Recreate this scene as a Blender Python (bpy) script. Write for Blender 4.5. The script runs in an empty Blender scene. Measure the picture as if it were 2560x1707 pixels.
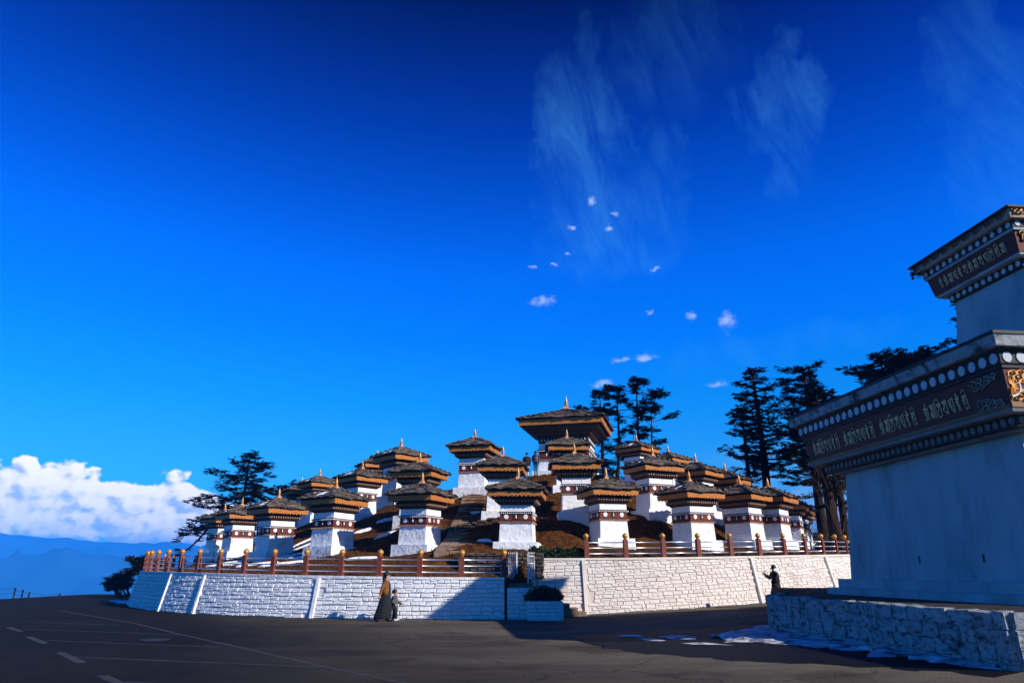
import bpy, bmesh, math, random
import numpy as np
from mathutils import Vector, Matrix, noise as mnoise
random.seed(7)
S = bpy.context.scene
C = S.collection
R = math.radians

# ------------------------------------------------------------------ camera
F, PITCH, EYE = 1707.0, R(18.52), 1.75          # focal length in photo pixels (2560 wide), pitch, eye height
cam = bpy.data.objects.new('camera', bpy.data.cameras.new('camera'))
C.objects.link(cam)
cam.location = (0, 0, EYE)
cam.rotation_euler = (R(90) + PITCH, 0, 0)
cam.data.sensor_width = 36
cam.data.lens = F / 2560 * 36
cam.data.clip_start = 0.1
cam.data.clip_end = 40000
S.camera = cam

# ------------------------------------------------------------------ light and exposure
SUN_DIR = Vector((1.51, -1.117, 1.0)).normalized()     # towards the sun: behind the camera to the right
SUN_EL = math.asin(SUN_DIR.z)
sun = bpy.data.objects.new('sun', bpy.data.lights.new('sun', 'SUN'))
C.objects.link(sun)
sun.data.energy = 5.0
sun.data.angle = R(0.5)
sun.data.color = (1.0, 0.945, 0.87)
sun.rotation_euler = SUN_DIR.to_track_quat('Z', 'Y').to_euler()
sun.location = (30, -20, 30)
vs = S.view_settings
vs.view_transform = 'Standard'
vs.look = 'None'
vs.exposure = 0.36
vs.gamma = 1.0
vs.use_curve_mapping = False

# ------------------------------------------------------------------ world: Nishita sky, deep high-altitude blue, clouds
W = bpy.data.worlds.new('World')
S.world = W
W.use_nodes = True
wt = W.node_tree
def wn(t, **k):
    n = wt.nodes.new(t)
    for a, b in k.items(): setattr(n, a, b)
    return n
def wl(a, b): wt.links.new(a, b)
def wm(op, a, b=None, c=None, clamp=False):
    n = wn('ShaderNodeMath', operation=op, use_clamp=clamp)
    for i, v in enumerate((a, b, c)):
        if v is None: continue
        if isinstance(v, (int, float)): n.inputs[i].default_value = v
        else: wl(v, n.inputs[i])
    return n.outputs[0]
def wmix(f, a, b, mode='MIX'):
    n = wn('ShaderNodeMix', data_type='RGBA', blend_type=mode, clamp_factor=True)
    for i, v in ((0, f), (6, a), (7, b)):
        if isinstance(v, (int, float)): n.inputs[i].default_value = v
        elif isinstance(v, tuple): n.inputs[i].default_value = v
        else: wl(v, n.inputs[i])
    return n.outputs[2]
def ramp(fac, pts, interp='LINEAR'):
    n = wn('ShaderNodeValToRGB')
    cr = n.color_ramp
    cr.interpolation = interp
    while len(cr.elements) < len(pts): cr.elements.new(0.5)
    for e, (p, c) in zip(cr.elements, pts):
        e.position = p
        e.color = c if isinstance(c, tuple) else (c, c, c, 1)
    wl(fac, n.inputs[0])
    return n.outputs[0]
sky = wn('ShaderNodeTexSky', sky_type='NISHITA', sun_disc=False)
sky.sun_elevation = SUN_EL
sky.sun_rotation = math.atan2(SUN_DIR.x, SUN_DIR.y)
sky.altitude = 3000
sky.dust_density = 0.3
sky.ozone_density = 3.0
bg = wt.nodes['Background']
bg.inputs[1].default_value = 0.082
tc = wn('ShaderNodeTexCoord')
sep = wn('ShaderNodeSeparateXYZ')
wl(tc.outputs['Generated'], sep.inputs[0])
dx, dy, dz = sep.outputs
zc = wm('MAXIMUM', dz, 0.0)
K = 8.0
tr = [(0.0, 0.26, 2.211, 3.877), (0.031, 0.26, 2.202, 3.888), (0.125, 0.2, 2.263, 4.264), (0.222, 0.04, 1.974, 4.777), (0.317, 0.0, 1.56, 5.492), (0.41, 0.0, 1.239, 5.357), (0.497, 0.0, 0.737, 4.089), (0.576, 0.0, 0.38, 2.764), (0.647, 0.0, 0.179, 1.68), (0.708, 0.0, 0.039, 0.679), (1.0, 0, 0.035, 0.611)]
tint = ramp(zc, [(z, (r / K, g / K, b / K, 1)) for z, r, g, b in tr])
gam = wn('ShaderNodeGamma'); wl(sky.outputs[0], gam.inputs[0]); gam.inputs[1].default_value = 0.5     # compress the sky's range like the photograph's polarised, graded blue
skyc = wmix(1.0, gam.outputs[0], tint, 'MULTIPLY')
skyc = wmix(1.0, skyc, (K, K, K, 1), 'MULTIPLY')
# clouds: direction -> degrees of azimuth and elevation
az = wm('MULTIPLY', wm('ARCTAN2', dx, dy), 180 / math.pi)
el = wm('MULTIPLY', wm('ARCSINE', dz), 180 / math.pi)
def comb(a, b, c=0.0):
    n = wn('ShaderNodeCombineXYZ')
    for i, v in enumerate((a, b, c)):
        if isinstance(v, (int, float)): n.inputs[i].default_value = v
        else: wl(v, n.inputs[i])
    return n.outputs[0]
def nz(vec, scale, detail=6, rough=.55, dist=0.0):
    n = wn('ShaderNodeTexNoise', noise_dimensions='2D')
    n.inputs['Scale'].default_value = scale
    n.inputs['Detail'].default_value = detail
    n.inputs['Roughness'].default_value = rough
    n.inputs['Distortion'].default_value = dist
    wl(vec, n.inputs['Vector'])
    return n
def billow(a, e):
    """cumulus density field: large masses minus a Voronoi billow, at an offset position"""
    v = comb(a, wm('MULTIPLY', e, 1.35))
    wob = nz(v, .9, 3, .6)
    wv = wn('ShaderNodeVectorMath', operation='MULTIPLY_ADD')
    wl(wob.outputs['Color'], wv.inputs[0]); wv.inputs[1].default_value = (1.0, 1.0, 1.0); wl(v, wv.inputs[2])
    vo = wn('ShaderNodeTexVoronoi', feature='SMOOTH_F1', voronoi_dimensions='2D')
    vo.inputs['Scale'].default_value = .34
    vo.inputs['Detail'].default_value = 2.0
    vo.inputs['Roughness'].default_value = .55
    vo.inputs['Smoothness'].default_value = .35
    wl(wv.outputs[0], vo.inputs['Vector'])
    big = nz(v, .22, 4, .6)
    d = wm('SUBTRACT', wm('MULTIPLY', big.outputs[0], 2.2), wm('MULTIPLY', vo.outputs[0], 1.15))
    return d
azn = wm('DIVIDE', wm('ADD', az, 80.0), 70.0, clamp=True)      # -80..-10 degrees -> 0..1
top = wm('MULTIPLY', ramp(azn, [(0, .0), (.25, .2), (.48, .62), (.655, .72), (.70, .74), (.76, .72), (.80, .64), (.84, .57), (.875, .46), (.90, .24), (.93, .0), (1, 0)], 'EASE'), 10.0)
top = wm('MULTIPLY', top, 1.0)
def bank(a, e):
    b = billow(a, e)
    up = wm('MULTIPLY', wm('SUBTRACT', top, e), .75)
    lo = wm('MULTIPLY', wm('SUBTRACT', e, 1.1), 1.0)
    env = wm('MINIMUM', wm('MINIMUM', up, lo), 1.25)
    return wm('ADD', b, env)
d0 = bank(az, el)
d1 = bank(wm('ADD', az, .45), wm('ADD', el, .38))                 # a step towards the sun
cov = wn('ShaderNodeMapRange', interpolation_type='SMOOTHSTEP')
cov.inputs[1].default_value = .50; cov.inputs[2].default_value = .86
wl(d0, cov.inputs[0])
lit = wn('ShaderNodeMapRange')
lit.inputs[1].default_value = -.50; lit.inputs[2].default_value = .34
wl(wm('SUBTRACT', d0, d1), lit.inputs[0])
cum = ramp(lit.outputs[0], [(0, (.42, .54, .92, 1)), (.30, (.66, .73, .97, 1)), (.55, (.93, .92, .98, 1)), (.8, (1.05, 1.0, .97, 1)), (1, (1.12, 1.06, 1.0, 1))])
# small fair-weather puffs and cirrus wisps, each at its own place in the sky
def px_dir(px, py):
    r = (px - 1280) / F; u = (853.5 - py) / F
    v = Vector((r, math.cos(PITCH) - u * math.sin(PITCH), math.sin(PITCH) + u * math.cos(PITCH))).normalized()
    return math.degrees(math.atan2(v.x, v.y)), math.degrees(math.asin(v.z))
vae = comb(az, el)
wob = nz(vae, .8, 5, .62)
wv = wn('ShaderNodeVectorMath', operation='MULTIPLY_ADD')
wl(wob.outputs['Color'], wv.inputs[0]); wv.inputs[1].default_value = (1.3, .9, 0); wl(vae, wv.inputs[2])
def blob(px, py, sx, sy, vec=None):
    a, e = px_dir(px, py)
    s = wn('ShaderNodeVectorMath', operation='SUBTRACT'); wl(vec or wv.outputs[0], s.inputs[0]); s.inputs[1].default_value = (a + .65, e + .45, 0)
    m = wn('ShaderNodeVectorMath', operation='MULTIPLY'); wl(s.outputs[0], m.inputs[0]); m.inputs[1].default_value = (1 / sx, 1 / sy, 0)
    l = wn('ShaderNodeVectorMath', operation='LENGTH'); wl(m.outputs[0], l.inputs[0])
    return wm('SUBTRACT', 1.0, l.outputs['Value'])
PUFFS = [(1360, 752, 1.35, .55), (1818, 800, .85, .95), (1728, 792, .65, .4), (1612, 893, 1.1, .4), (1550, 898, .9, .25), (1508, 958, 1.1, .38),
         (1795, 960, .8, .32), (1478, 500, .6, .5), (1535, 530, .7, .25), (1523, 573, .45, .28), (1430, 567, .4, .18), (1385, 665, .65, .2),
         (1330, 667, .55, .2), (1640, 672, .5, .2), (1625, 778, .4, .2), (1425, 638, .5, .18)]
pf = None
for q in PUFFS:
    b = blob(*q)
    pf = b if pf is None else wm('MAXIMUM', pf, b)
fine = nz(comb(wm('MULTIPLY', az, .6), el), 2.0, 7, .66)
pf = wm('MULTIPLY_ADD', wm('SUBTRACT', fine.outputs[0], .5), 1.5, pf)
pcov = wn('ShaderNodeMapRange', interpolation_type='SMOOTHSTEP'); wl(pf, pcov.inputs[0])
pcov.inputs[1].default_value = .0; pcov.inputs[2].default_value = 1.25; pcov.inputs[4].default_value = .85
wob2 = nz(vae, .11, 6, .6)
wvv = wn('ShaderNodeVectorMath', operation='MULTIPLY_ADD')
wl(wob2.outputs['Color'], wvv.inputs[0]); wvv.inputs[1].default_value = (12.0, 12.0, 0); wl(wv.outputs[0], wvv.inputs[2])
off6 = wn('ShaderNodeVectorMath', operation='SUBTRACT'); wl(wvv.outputs[0], off6.inputs[0]); off6.inputs[1].default_value = (6, 6, 0); wvv = off6
WISPS = [(1440, 400, 5.0, 9.5, 1.0), (1490, 540, 5.0, 5.0, 1.0), (1640, 480, 3.0, 7.0, .5), (1990, 300, 2.6, 6.5, .7), (1930, 250, 3.5, 2.0, .6), (2460, 330, 4.0, 11.0, .55), (1700, 120, 8.0, 4.5, .30),
         (1500, 640, 6.5, 3.0, .7), (1960, 1110, 3.5, 2.2, .8), (2090, 1180, 4.0, 4.0, .8), (1950, 850, 9.0, 2.5, .5)]
wsp = None
for q in WISPS:
    b = blob(*q[:4], vec=wvv.outputs[0])
    b = wm('MAXIMUM', b, 0.0)
    b = wm('MULTIPLY', wm('MULTIPLY', b, wm('SUBTRACT', 1.6, b)), q[4] * 1.5)
    wsp = b if wsp is None else wm('MAXIMUM', wsp, b)
fib = nz(comb(wm('MULTIPLY_ADD', el, .14, wm('MULTIPLY', az, .42)), wm('MULTIPLY_ADD', az, -.05, wm('MULTIPLY', el, .13))), 1.0, 9, .66, .45)
wcov = wm('MULTIPLY', wm('MULTIPLY', wsp, wm('SUBTRACT', fib.outputs[0], .30), clamp=True), .58, clamp=True)
skyc = wmix(wcov, skyc, (.9, 4.8, 10.5, 1))
skyc = wmix(pcov.outputs[0], skyc, (4.6, 6.4, 10.2, 1))
# hazy cloud veil low behind the pines on the right
azr = wm('MULTIPLY', wm('DIVIDE', wm('SUBTRACT', az, 14.0), 12.0, clamp=True), wm('DIVIDE', wm('SUBTRACT', 48.0, az), 10.0, clamp=True))
azr = wm('MULTIPLY', azr, wm('DIVIDE', wm('ADD', el, 6.0), 4.0, clamp=True))
vel = wm('MULTIPLY', azr, wm('DIVIDE', wm('SUBTRACT', 10.0, el), 7.0, clamp=True))
vel = wm('MULTIPLY', vel, wm('MULTIPLY', wm('SUBTRACT', nz(comb(wm('MULTIPLY', az, .35), el), .55, 5, .6).outputs[0], .33), 2.6, clamp=True), clamp=True)
skyc = wmix(vel, skyc, (6.5, 7.5, 10.0, 1))
cumb = wn('ShaderNodeVectorMath', operation='SCALE'); wl(cum, cumb.inputs[0]); cumb.inputs['Scale'].default_value = 12.5
skyc = wmix(cov.outputs[0], skyc, cumb.outputs[0])
wl(skyc, bg.inputs[0])

# ------------------------------------------------------------------ picture <-> place
def ray(px, py):
    r = (px - 1280) / F; u = (853.5 - py) / F
    dyy = math.cos(PITCH) - u * math.sin(PITCH)
    return r / dyy, (math.sin(PITCH) + u * math.cos(PITCH)) / dyy
def at(px, py, d):
    """the point seen at photo pixel (px, py), d metres ahead of the camera"""
    x, z = ray(px, py)
    return Vector((x * d, d, EYE + z * d))
def project(p):
    dc = p[1] * math.cos(PITCH) + (p[2] - EYE) * math.sin(PITCH)
    u = -p[1] * math.sin(PITCH) + (p[2] - EYE) * math.cos(PITCH)
    return 1280 + F * p[0] / dc, 853.5 - F * u / dc
def smooth(a, b, x):
    t = min(max((x - a) / (b - a), 0.0), 1.0)
    return t * t * (3 - 2 * t)
def fbm(x, y, z=0.0, o=4):
    return mnoise.fractal(Vector((x, y, z)), 0.6, 2.0, o)

# ------------------------------------------------------------------ materials
MATS = {}
def mat(name, col, rough=.8, var=0.0, vscale=3.0, col2=None, c2scale=2.0, c2lo=.5, c2hi=.6, bump=0.0, bscale=20.0, rand=0.0, metal=0.0, world=False, stretch=None, spec=.3):
    m = bpy.data.materials.new(name)
    m.use_nodes = True
    t = m.node_tree
    p = t.nodes['Principled BSDF']
    p.inputs['Roughness'].default_value = rough
    p.inputs['Metallic'].default_value = metal
    p.inputs['Specular IOR Level'].default_value = spec
    c = t.nodes.new('ShaderNodeTexCoord')
    vec = c.outputs['Object']
    if world:
        g = t.nodes.new('ShaderNodeNewGeometry'); vec = g.outputs['Position']
    oi = t.nodes.new('ShaderNodeObjectInfo')
    ad = t.nodes.new('ShaderNodeVectorMath'); ad.operation = 'ADD'
    t.links.new(vec, ad.inputs[0])
    if not world:
        sc = t.nodes.new('ShaderNodeMath'); sc.operation = 'MULTIPLY'; sc.inputs[1].default_value = 37.0
        t.links.new(oi.outputs['Random'], sc.inputs[0]); t.links.new(sc.outputs[0], ad.inputs[1])
    vec = ad.outputs[0]
    if stretch:
        mp = t.nodes.new('ShaderNodeMapping'); mp.inputs['Scale'].default_value = stretch
        t.links.new(vec, mp.inputs[0]); vec = mp.outputs[0]
    out = None
    base = t.nodes.new('ShaderNodeRGB'); base.outputs[0].default_value = (*col, 1); out = base.outputs[0]
    if col2:
        n = t.nodes.new('ShaderNodeTexNoise'); n.inputs['Scale'].default_value = c2scale; n.inputs['Detail'].default_value = 6; n.inputs['Roughness'].default_value = .62
        t.links.new(vec, n.inputs[0])
        mr = t.nodes.new('ShaderNodeMapRange'); mr.inputs[1].default_value = c2lo; mr.inputs[2].default_value = c2hi
        t.links.new(n.outputs[0], mr.inputs[0])
        mx = t.nodes.new('ShaderNodeMix'); mx.data_type = 'RGBA'; mx.inputs[7].default_value = (*col2, 1)
        t.links.new(mr.outputs[0], mx.inputs[0]); t.links.new(out, mx.inputs[6]); out = mx.outputs[2]
    if var or rand:
        f = None
        if var:
            n = t.nodes.new('ShaderNodeTexNoise'); n.inputs['Scale'].default_value = vscale; n.inputs['Detail'].default_value = 5
            t.links.new(vec, n.inputs[0])
            mr = t.nodes.new('ShaderNodeMapRange'); mr.inputs[1].default_value = .3; mr.inputs[2].default_value = .7
            mr.inputs[3].default_value = 1 - var; mr.inputs[4].default_value = 1 + var
            t.links.new(n.outputs[0], mr.inputs[0]); f = mr.outputs[0]
        if rand:
            mr = t.nodes.new('ShaderNodeMapRange'); mr.inputs[3].default_value = 1 - rand; mr.inputs[4].default_value = 1 + rand
            t.links.new(oi.outputs['Random'], mr.inputs[0])
            if f is None: f = mr.outputs[0]
            else:
                mm = t.nodes.new('ShaderNodeMath'); mm.operation = 'MULTIPLY'; t.links.new(f, mm.inputs[0]); t.links.new(mr.outputs[0], mm.inputs[1]); f = mm.outputs[0]
        vm = t.nodes.new('ShaderNodeVectorMath'); vm.operation = 'SCALE'
        t.links.new(out, vm.inputs[0]); t.links.new(f, vm.inputs['Scale']); out = vm.outputs[0]
    t.links.new(out, p.inputs['Base Color'])
    if bump:
        n = t.nodes.new('ShaderNodeTexNoise'); n.inputs['Scale'].default_value = bscale; n.inputs['Detail'].default_value = 6; n.inputs['Roughness'].default_value = .6
        t.links.new(vec, n.inputs[0])
        b = t.nodes.new('ShaderNodeBump'); b.inputs['Strength'].default_value = bump; b.inputs['Distance'].default_value = .05
        t.links.new(n.outputs[0], b.inputs['Height']); t.links.new(b.outputs[0], p.inputs['Normal'])
    MATS[name] = m
    return m
mat('whitewash', (.80, .79, .77), .9, var=.06, vscale=4, col2=(.46, .42, .36), c2scale=2.0, c2lo=.56, c2hi=.78, bump=1.0, bscale=6.5, spec=.1)
mat('whitewash_stone', (.78, .78, .77), .9, var=.07, vscale=3, bump=.5, bscale=14, rand=.05, spec=.1)
mat('whitewash_warm', (.70, .64, .575), .9, var=.05, vscale=3, col2=(.58, .48, .42), c2scale=.6, c2lo=.5, c2hi=.7, bump=.4, bscale=12, rand=.04, world=False, spec=.1)
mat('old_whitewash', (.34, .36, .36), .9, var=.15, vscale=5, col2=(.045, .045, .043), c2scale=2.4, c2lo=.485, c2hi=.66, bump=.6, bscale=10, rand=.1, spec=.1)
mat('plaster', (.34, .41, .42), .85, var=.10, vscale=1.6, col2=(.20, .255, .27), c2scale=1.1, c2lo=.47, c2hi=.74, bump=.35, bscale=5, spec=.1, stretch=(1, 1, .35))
mat('joint_warm', (.56, .48, .42), .95, bump=.4, bscale=10, spec=.05)
mat('joint', (.52, .52, .52), .95, bump=.4, bscale=10, spec=.05)
mat('slate', (.072, .054, .040), .8, var=.35, vscale=9, col2=(.30, .24, .185), c2scale=5, c2lo=.48, c2hi=.68, bump=.7, bscale=22, rand=.6, stretch=(.35, 1.5, 1.5))
mat('roof_core', (.05, .045, .04), .9, bump=.4)
mat('khemar', (.13, .022, .010), .7, var=.22, vscale=7, bump=.2, bscale=20)
mat('timber', (.050, .021, .011), .65, var=.3, vscale=9, bump=.2)
mat('timber_light', (.30, .17, .10), .65, var=.3, vscale=9)
mat('disc', (.80, .79, .78), .8, var=.1, vscale=12, bump=.3, bscale=25)
mat('dark_niche', (.03, .02, .016), .7)
mat('terracotta', (.62, .26, .12), .6, var=.12, vscale=9, bump=.15)
mat('gold', (.62, .33, .10), .42, var=.12, vscale=12, metal=.55)
mat('gold_ball', (.60, .26, .05), .38, var=.1, vscale=12, metal=.35)
mat('post', (.17, .040, .020), .6, var=.25, vscale=8, bump=.15)
mat('steel', (.62, .64, .66), .32, metal=.75)
mat('gate_paint', (.66, .67, .68), .5, var=.1, vscale=15)
mat('dark_stone', (.085, .062, .048), .9, var=.35, vscale=7, col2=(.22, .17, .14), c2scale=5, c2lo=.55, c2hi=.75, bump=.6, bscale=14, rand=.4)
mat('step_stone', (.24, .155, .105), .9, var=.3, vscale=6, bump=.5, bscale=14, rand=.25)
mat('brown_grass', (.095, .036, .007), .95, var=.5, vscale=5.0, col2=(.030, .015, .005), c2scale=2.0, c2lo=.48, c2hi=.62, bump=1.0, bscale=5, world=True, spec=.05)
mat('grass_blade', (.105, .042, .008), .9, var=.4, vscale=2, world=True, spec=.05)
mat('snow', (.83, .85, .88), .6, var=.05, vscale=5, bump=.5, bscale=9, world=True)
mat('dirty_snow', (.62, .62, .64), .7, var=.3, vscale=3, col2=(.07, .07, .075), c2scale=2.8, c2lo=.48, c2hi=.63, bump=.9, bscale=8, world=True)
mat('needles', (.030, .027, .014), .8, var=.45, vscale=.9, col2=(.060, .036, .016), c2scale=.8, c2lo=.55, c2hi=.75, spec=.1)
mat('bark', (.030, .019, .013), .95, var=.4, vscale=4, bump=.9, bscale=7, stretch=(1, 1, .25), spec=.05)
mat('twig', (.090, .060, .042), .95, var=.3, vscale=5, spec=.05)
mat('leaf', (.020, .036, .010), .55, var=.5, vscale=9, spec=.25)
mat('soil', (.022, .018, .015), .98, var=.3, vscale=3, bump=.8, bscale=8, world=True)
mat('line_paint', (.052, .049, .042), .8, col2=(.015, .014, .012), c2scale=5, c2lo=.42, c2hi=.60, world=True)
mat('wet_asphalt', (.010, .010, .010), .62, var=.25, vscale=3, bump=.35, bscale=60, world=True, spec=.06)
mat('iron', (.02, .02, .02), .6, bump=.3, bscale=30)
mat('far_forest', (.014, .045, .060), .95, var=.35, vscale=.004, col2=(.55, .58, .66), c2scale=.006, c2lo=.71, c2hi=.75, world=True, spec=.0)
mat('grimy_shaded_disc', (.16, .16, .16), .8, var=.2, vscale=10)  # dirty discs, darkened further for the shade below the banner
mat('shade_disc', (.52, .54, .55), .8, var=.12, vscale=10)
mat('shaded_soffit', (.20, .20, .20), .85, var=.15, vscale=3)  # shade of the underside put into the grey
mat('temple_dark', (.030, .028, .026), .7, var=.2)
mat('banner_red', (.12, .015, .008), .6, var=.25, vscale=3)
mat('letter_gold', (.80, .46, .20), .55, var=.15, vscale=8)
mat('carved_gold', (.85, .36, .08), .5, var=.12, vscale=9)
mat('carved_dull', (.30, .22, .16), .6, var=.2, vscale=9)  # duller, browner carving than the gilded scrolls
mat('ochre', (.20, .085, .014), .5, var=.1)
mat('skin', (.48, .28, .20), .55)
mat('skin_shade', (.30, .17, .12), .55)
mat('hair', (.010, .008, .007), .5)
mat('jacket_rust', (.21, .075, .014), .85, var=.18, vscale=12, bump=.25, bscale=40)
mat('black_cloth', (.012, .012, .013), .85, var=.2, vscale=9)
mat('grey_jacket', (.085, .080, .080), .85, var=.15, vscale=14)
mat('grey_puffer', (.060, .058, .072), .5, var=.15, vscale=14)
mat('jeans', (.070, .16, .26), .85, var=.2, vscale=14)
mat('grey_trousers', (.42, .44, .46), .85, var=.1, vscale=14)
mat('white_shoe', (.72, .70, .66), .6)
mat('dark_robe', (.020, .014, .013), .85, var=.2, vscale=9)
mat('phone', (.01, .01, .012), .25)

def plaid():
    m = mat('plaid_skirt', (.012, .012, .013), .9)
    t = m.node_tree; p = t.nodes['Principled BSDF']
    c = t.nodes.new('ShaderNodeTexCoord')
    s = None
    for d in ('X', 'Z'):
        w = t.nodes.new('ShaderNodeTexWave'); w.bands_direction = d; w.inputs['Scale'].default_value = 3.0
        t.links.new(c.outputs['Object'], w.inputs[0])
        if s is None: s = w.outputs[1] if len(w.outputs) > 1 else w.outputs[0]
        else:
            a = t.nodes.new('ShaderNodeMath'); a.operation = 'ADD'; t.links.new(s, a.inputs[0]); t.links.new(w.outputs[1], a.inputs[1]); s = a.outputs[0]
    mr = t.nodes.new('ShaderNodeMapRange'); mr.inputs[1].default_value = 1.2; mr.inputs[2].default_value = 2.0
    t.links.new(s, mr.inputs[0])
    mx = t.nodes.new('ShaderNodeMix'); mx.data_type = 'RGBA'; mx.inputs[6].default_value = (.011, .011, .012, 1); mx.inputs[7].default_value = (.03, .028, .028, 1)
    t.links.new(mr.outputs[0], mx.inputs[0]); t.links.new(mx.outputs[2], p.inputs['Base Color'])
plaid()
def frieze_mat():
    """gilded frieze board: orange paint with a repeating carved lotus pattern"""
    m = mat('frieze', (.66, .26, .045), .55, spec=.3)
    t = m.node_tree; p = t.nodes['Principled BSDF']
    c = t.nodes.new('ShaderNodeTexCoord')
    mp = t.nodes.new('ShaderNodeMapping'); mp.inputs['Scale'].default_value = (1, .001, 1); t.links.new(c.outputs['Object'], mp.inputs[0])
    vo = t.nodes.new('ShaderNodeTexVoronoi'); vo.inputs['Scale'].default_value = 6.2; vo.inputs['Randomness'].default_value = .25; vo.feature = 'F1'
    t.links.new(mp.outputs[0], vo.inputs['Vector'])
    w = t.nodes.new('ShaderNodeMath'); w.operation = 'SINE'
    q = t.nodes.new('ShaderNodeMath'); q.operation = 'MULTIPLY'; q.inputs[1].default_value = 17.0
    t.links.new(vo.outputs['Distance'], q.inputs[0]); t.links.new(q.outputs[0], w.inputs[0])
    n = t.nodes.new('ShaderNodeTexNoise'); n.inputs['Scale'].default_value = 14; t.links.new(c.outputs['Object'], n.inputs[0])
    a = t.nodes.new('ShaderNodeMath'); a.operation = 'MULTIPLY_ADD'; a.inputs[1].default_value = 1.6; t.links.new(n.outputs[0], a.inputs[0]); t.links.new(w.outputs[0], a.inputs[2])
    mr = t.nodes.new('ShaderNodeMapRange'); mr.inputs[1].default_value = .1; mr.inputs[2].default_value = .9; t.links.new(a.outputs[0], mr.inputs[0])
    mx = t.nodes.new('ShaderNodeMix'); mx.data_type = 'RGBA'; mx.inputs[6].default_value = (.17, .045, .008, 1); mx.inputs[7].default_value = (.60, .215, .038, 1)
    t.links.new(mr.outputs[0], mx.inputs[0]); t.links.new(mx.outputs[2], p.inputs['Base Color'])
    b = t.nodes.new('ShaderNodeBump'); b.inputs['Strength'].default_value = .5; b.inputs['Distance'].default_value = .03
    t.links.new(mr.outputs[0], b.inputs['Height']); t.links.new(b.outputs[0], p.inputs['Normal'])
frieze_mat()
def asphalt():
    m = mat('asphalt', (.045, .043, .040), .92, world=True, spec=.12)
    t = m.node_tree; p = t.nodes['Principled BSDF']
    g = t.nodes.new('ShaderNodeNewGeometry')
    def N(scale, det=5, stretch=None):
        n = t.nodes.new('ShaderNodeTexNoise'); n.inputs['Scale'].default_value = scale; n.inputs['Detail'].default_value = det; n.inputs['Roughness'].default_value = .65
        v = g.outputs['Position']
        if stretch:
            mp = t.nodes.new('ShaderNodeMapping'); mp.inputs['Scale'].default_value = stretch; mp.inputs['Rotation'].default_value = (0, 0, R(12)); t.links.new(v, mp.inputs[0]); v = mp.outputs[0]
        t.links.new(v, n.inputs[0]); return n.outputs[0]
    def MR(f, a, b, lo, hi):
        r = t.nodes.new('ShaderNodeMapRange'); r.inputs[1].default_value = a; r.inputs[2].default_value = b; r.inputs[3].default_value = lo; r.inputs[4].default_value = hi
        t.links.new(f, r.inputs[0]); return r.outputs[0]
    def MUL(a, b):
        k = t.nodes.new('ShaderNodeMath'); k.operation = 'MULTIPLY'; t.links.new(a, k.inputs[0]); t.links.new(b, k.inputs[1]); return k.outputs[0]
    big = MR(N(.16, 4, (.5, 1.6, 1)), .35, .68, .6, 1.3)
    mid = MR(N(1.4, 5, (.4, 1.4, 1)), .3, .7, .82, 1.18)
    fin = MR(N(38, 4), .35, .72, .55, 1.75)
    # lens vignette painted into the asphalt colour, darkest on the left
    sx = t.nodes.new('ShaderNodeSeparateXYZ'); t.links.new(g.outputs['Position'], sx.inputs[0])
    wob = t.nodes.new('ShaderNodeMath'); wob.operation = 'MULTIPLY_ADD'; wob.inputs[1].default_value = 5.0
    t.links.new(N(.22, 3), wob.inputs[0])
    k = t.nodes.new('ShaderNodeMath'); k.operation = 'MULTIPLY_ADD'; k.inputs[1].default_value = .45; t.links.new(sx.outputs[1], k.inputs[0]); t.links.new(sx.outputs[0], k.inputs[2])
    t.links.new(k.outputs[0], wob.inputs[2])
    old = MR(wob.outputs[0], 3.0, 14.5, .20, 2.7)  # vignette factor: darkens the left end, paler asphalt at the right
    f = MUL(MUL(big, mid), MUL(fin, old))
    vo = t.nodes.new('ShaderNodeTexVoronoi'); vo.feature = 'DISTANCE_TO_EDGE'; vo.voronoi_dimensions = '2D'; vo.inputs['Scale'].default_value = .21
    dn = t.nodes.new('ShaderNodeTexNoise'); dn.inputs['Scale'].default_value = .8; dn.inputs['Detail'].default_value = 5; t.links.new(g.outputs['Position'], dn.inputs[0])
    dv = t.nodes.new('ShaderNodeVectorMath'); dv.operation = 'MULTIPLY_ADD'; dv.inputs[1].default_value = (2.2, 2.2, 0); t.links.new(dn.outputs['Color'], dv.inputs[0]); t.links.new(g.outputs['Position'], dv.inputs[2]); t.links.new(dv.outputs[0], vo.inputs['Vector'])
    f = MUL(f, MR(vo.outputs['Distance'], .002, .010, .45, 1.0))          # cracks
    f = MUL(f, MR(N(.33, 2), .56, .585, 1.0, .72))                         # darker repair patches
    vm = t.nodes.new('ShaderNodeVectorMath'); vm.operation = 'SCALE'; vm.inputs[0].default_value = (.052, .043, .031)
    t.links.new(f, vm.inputs['Scale']); t.links.new(vm.outputs[0], p.inputs['Base Color'])
    b = t.nodes.new('ShaderNodeBump'); b.inputs['Strength'].default_value = .6; b.inputs['Distance'].default_value = .02
    t.links.new(fin, b.inputs['Height']); t.links.new(b.outputs[0], p.inputs['Normal'])
asphalt()

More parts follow.
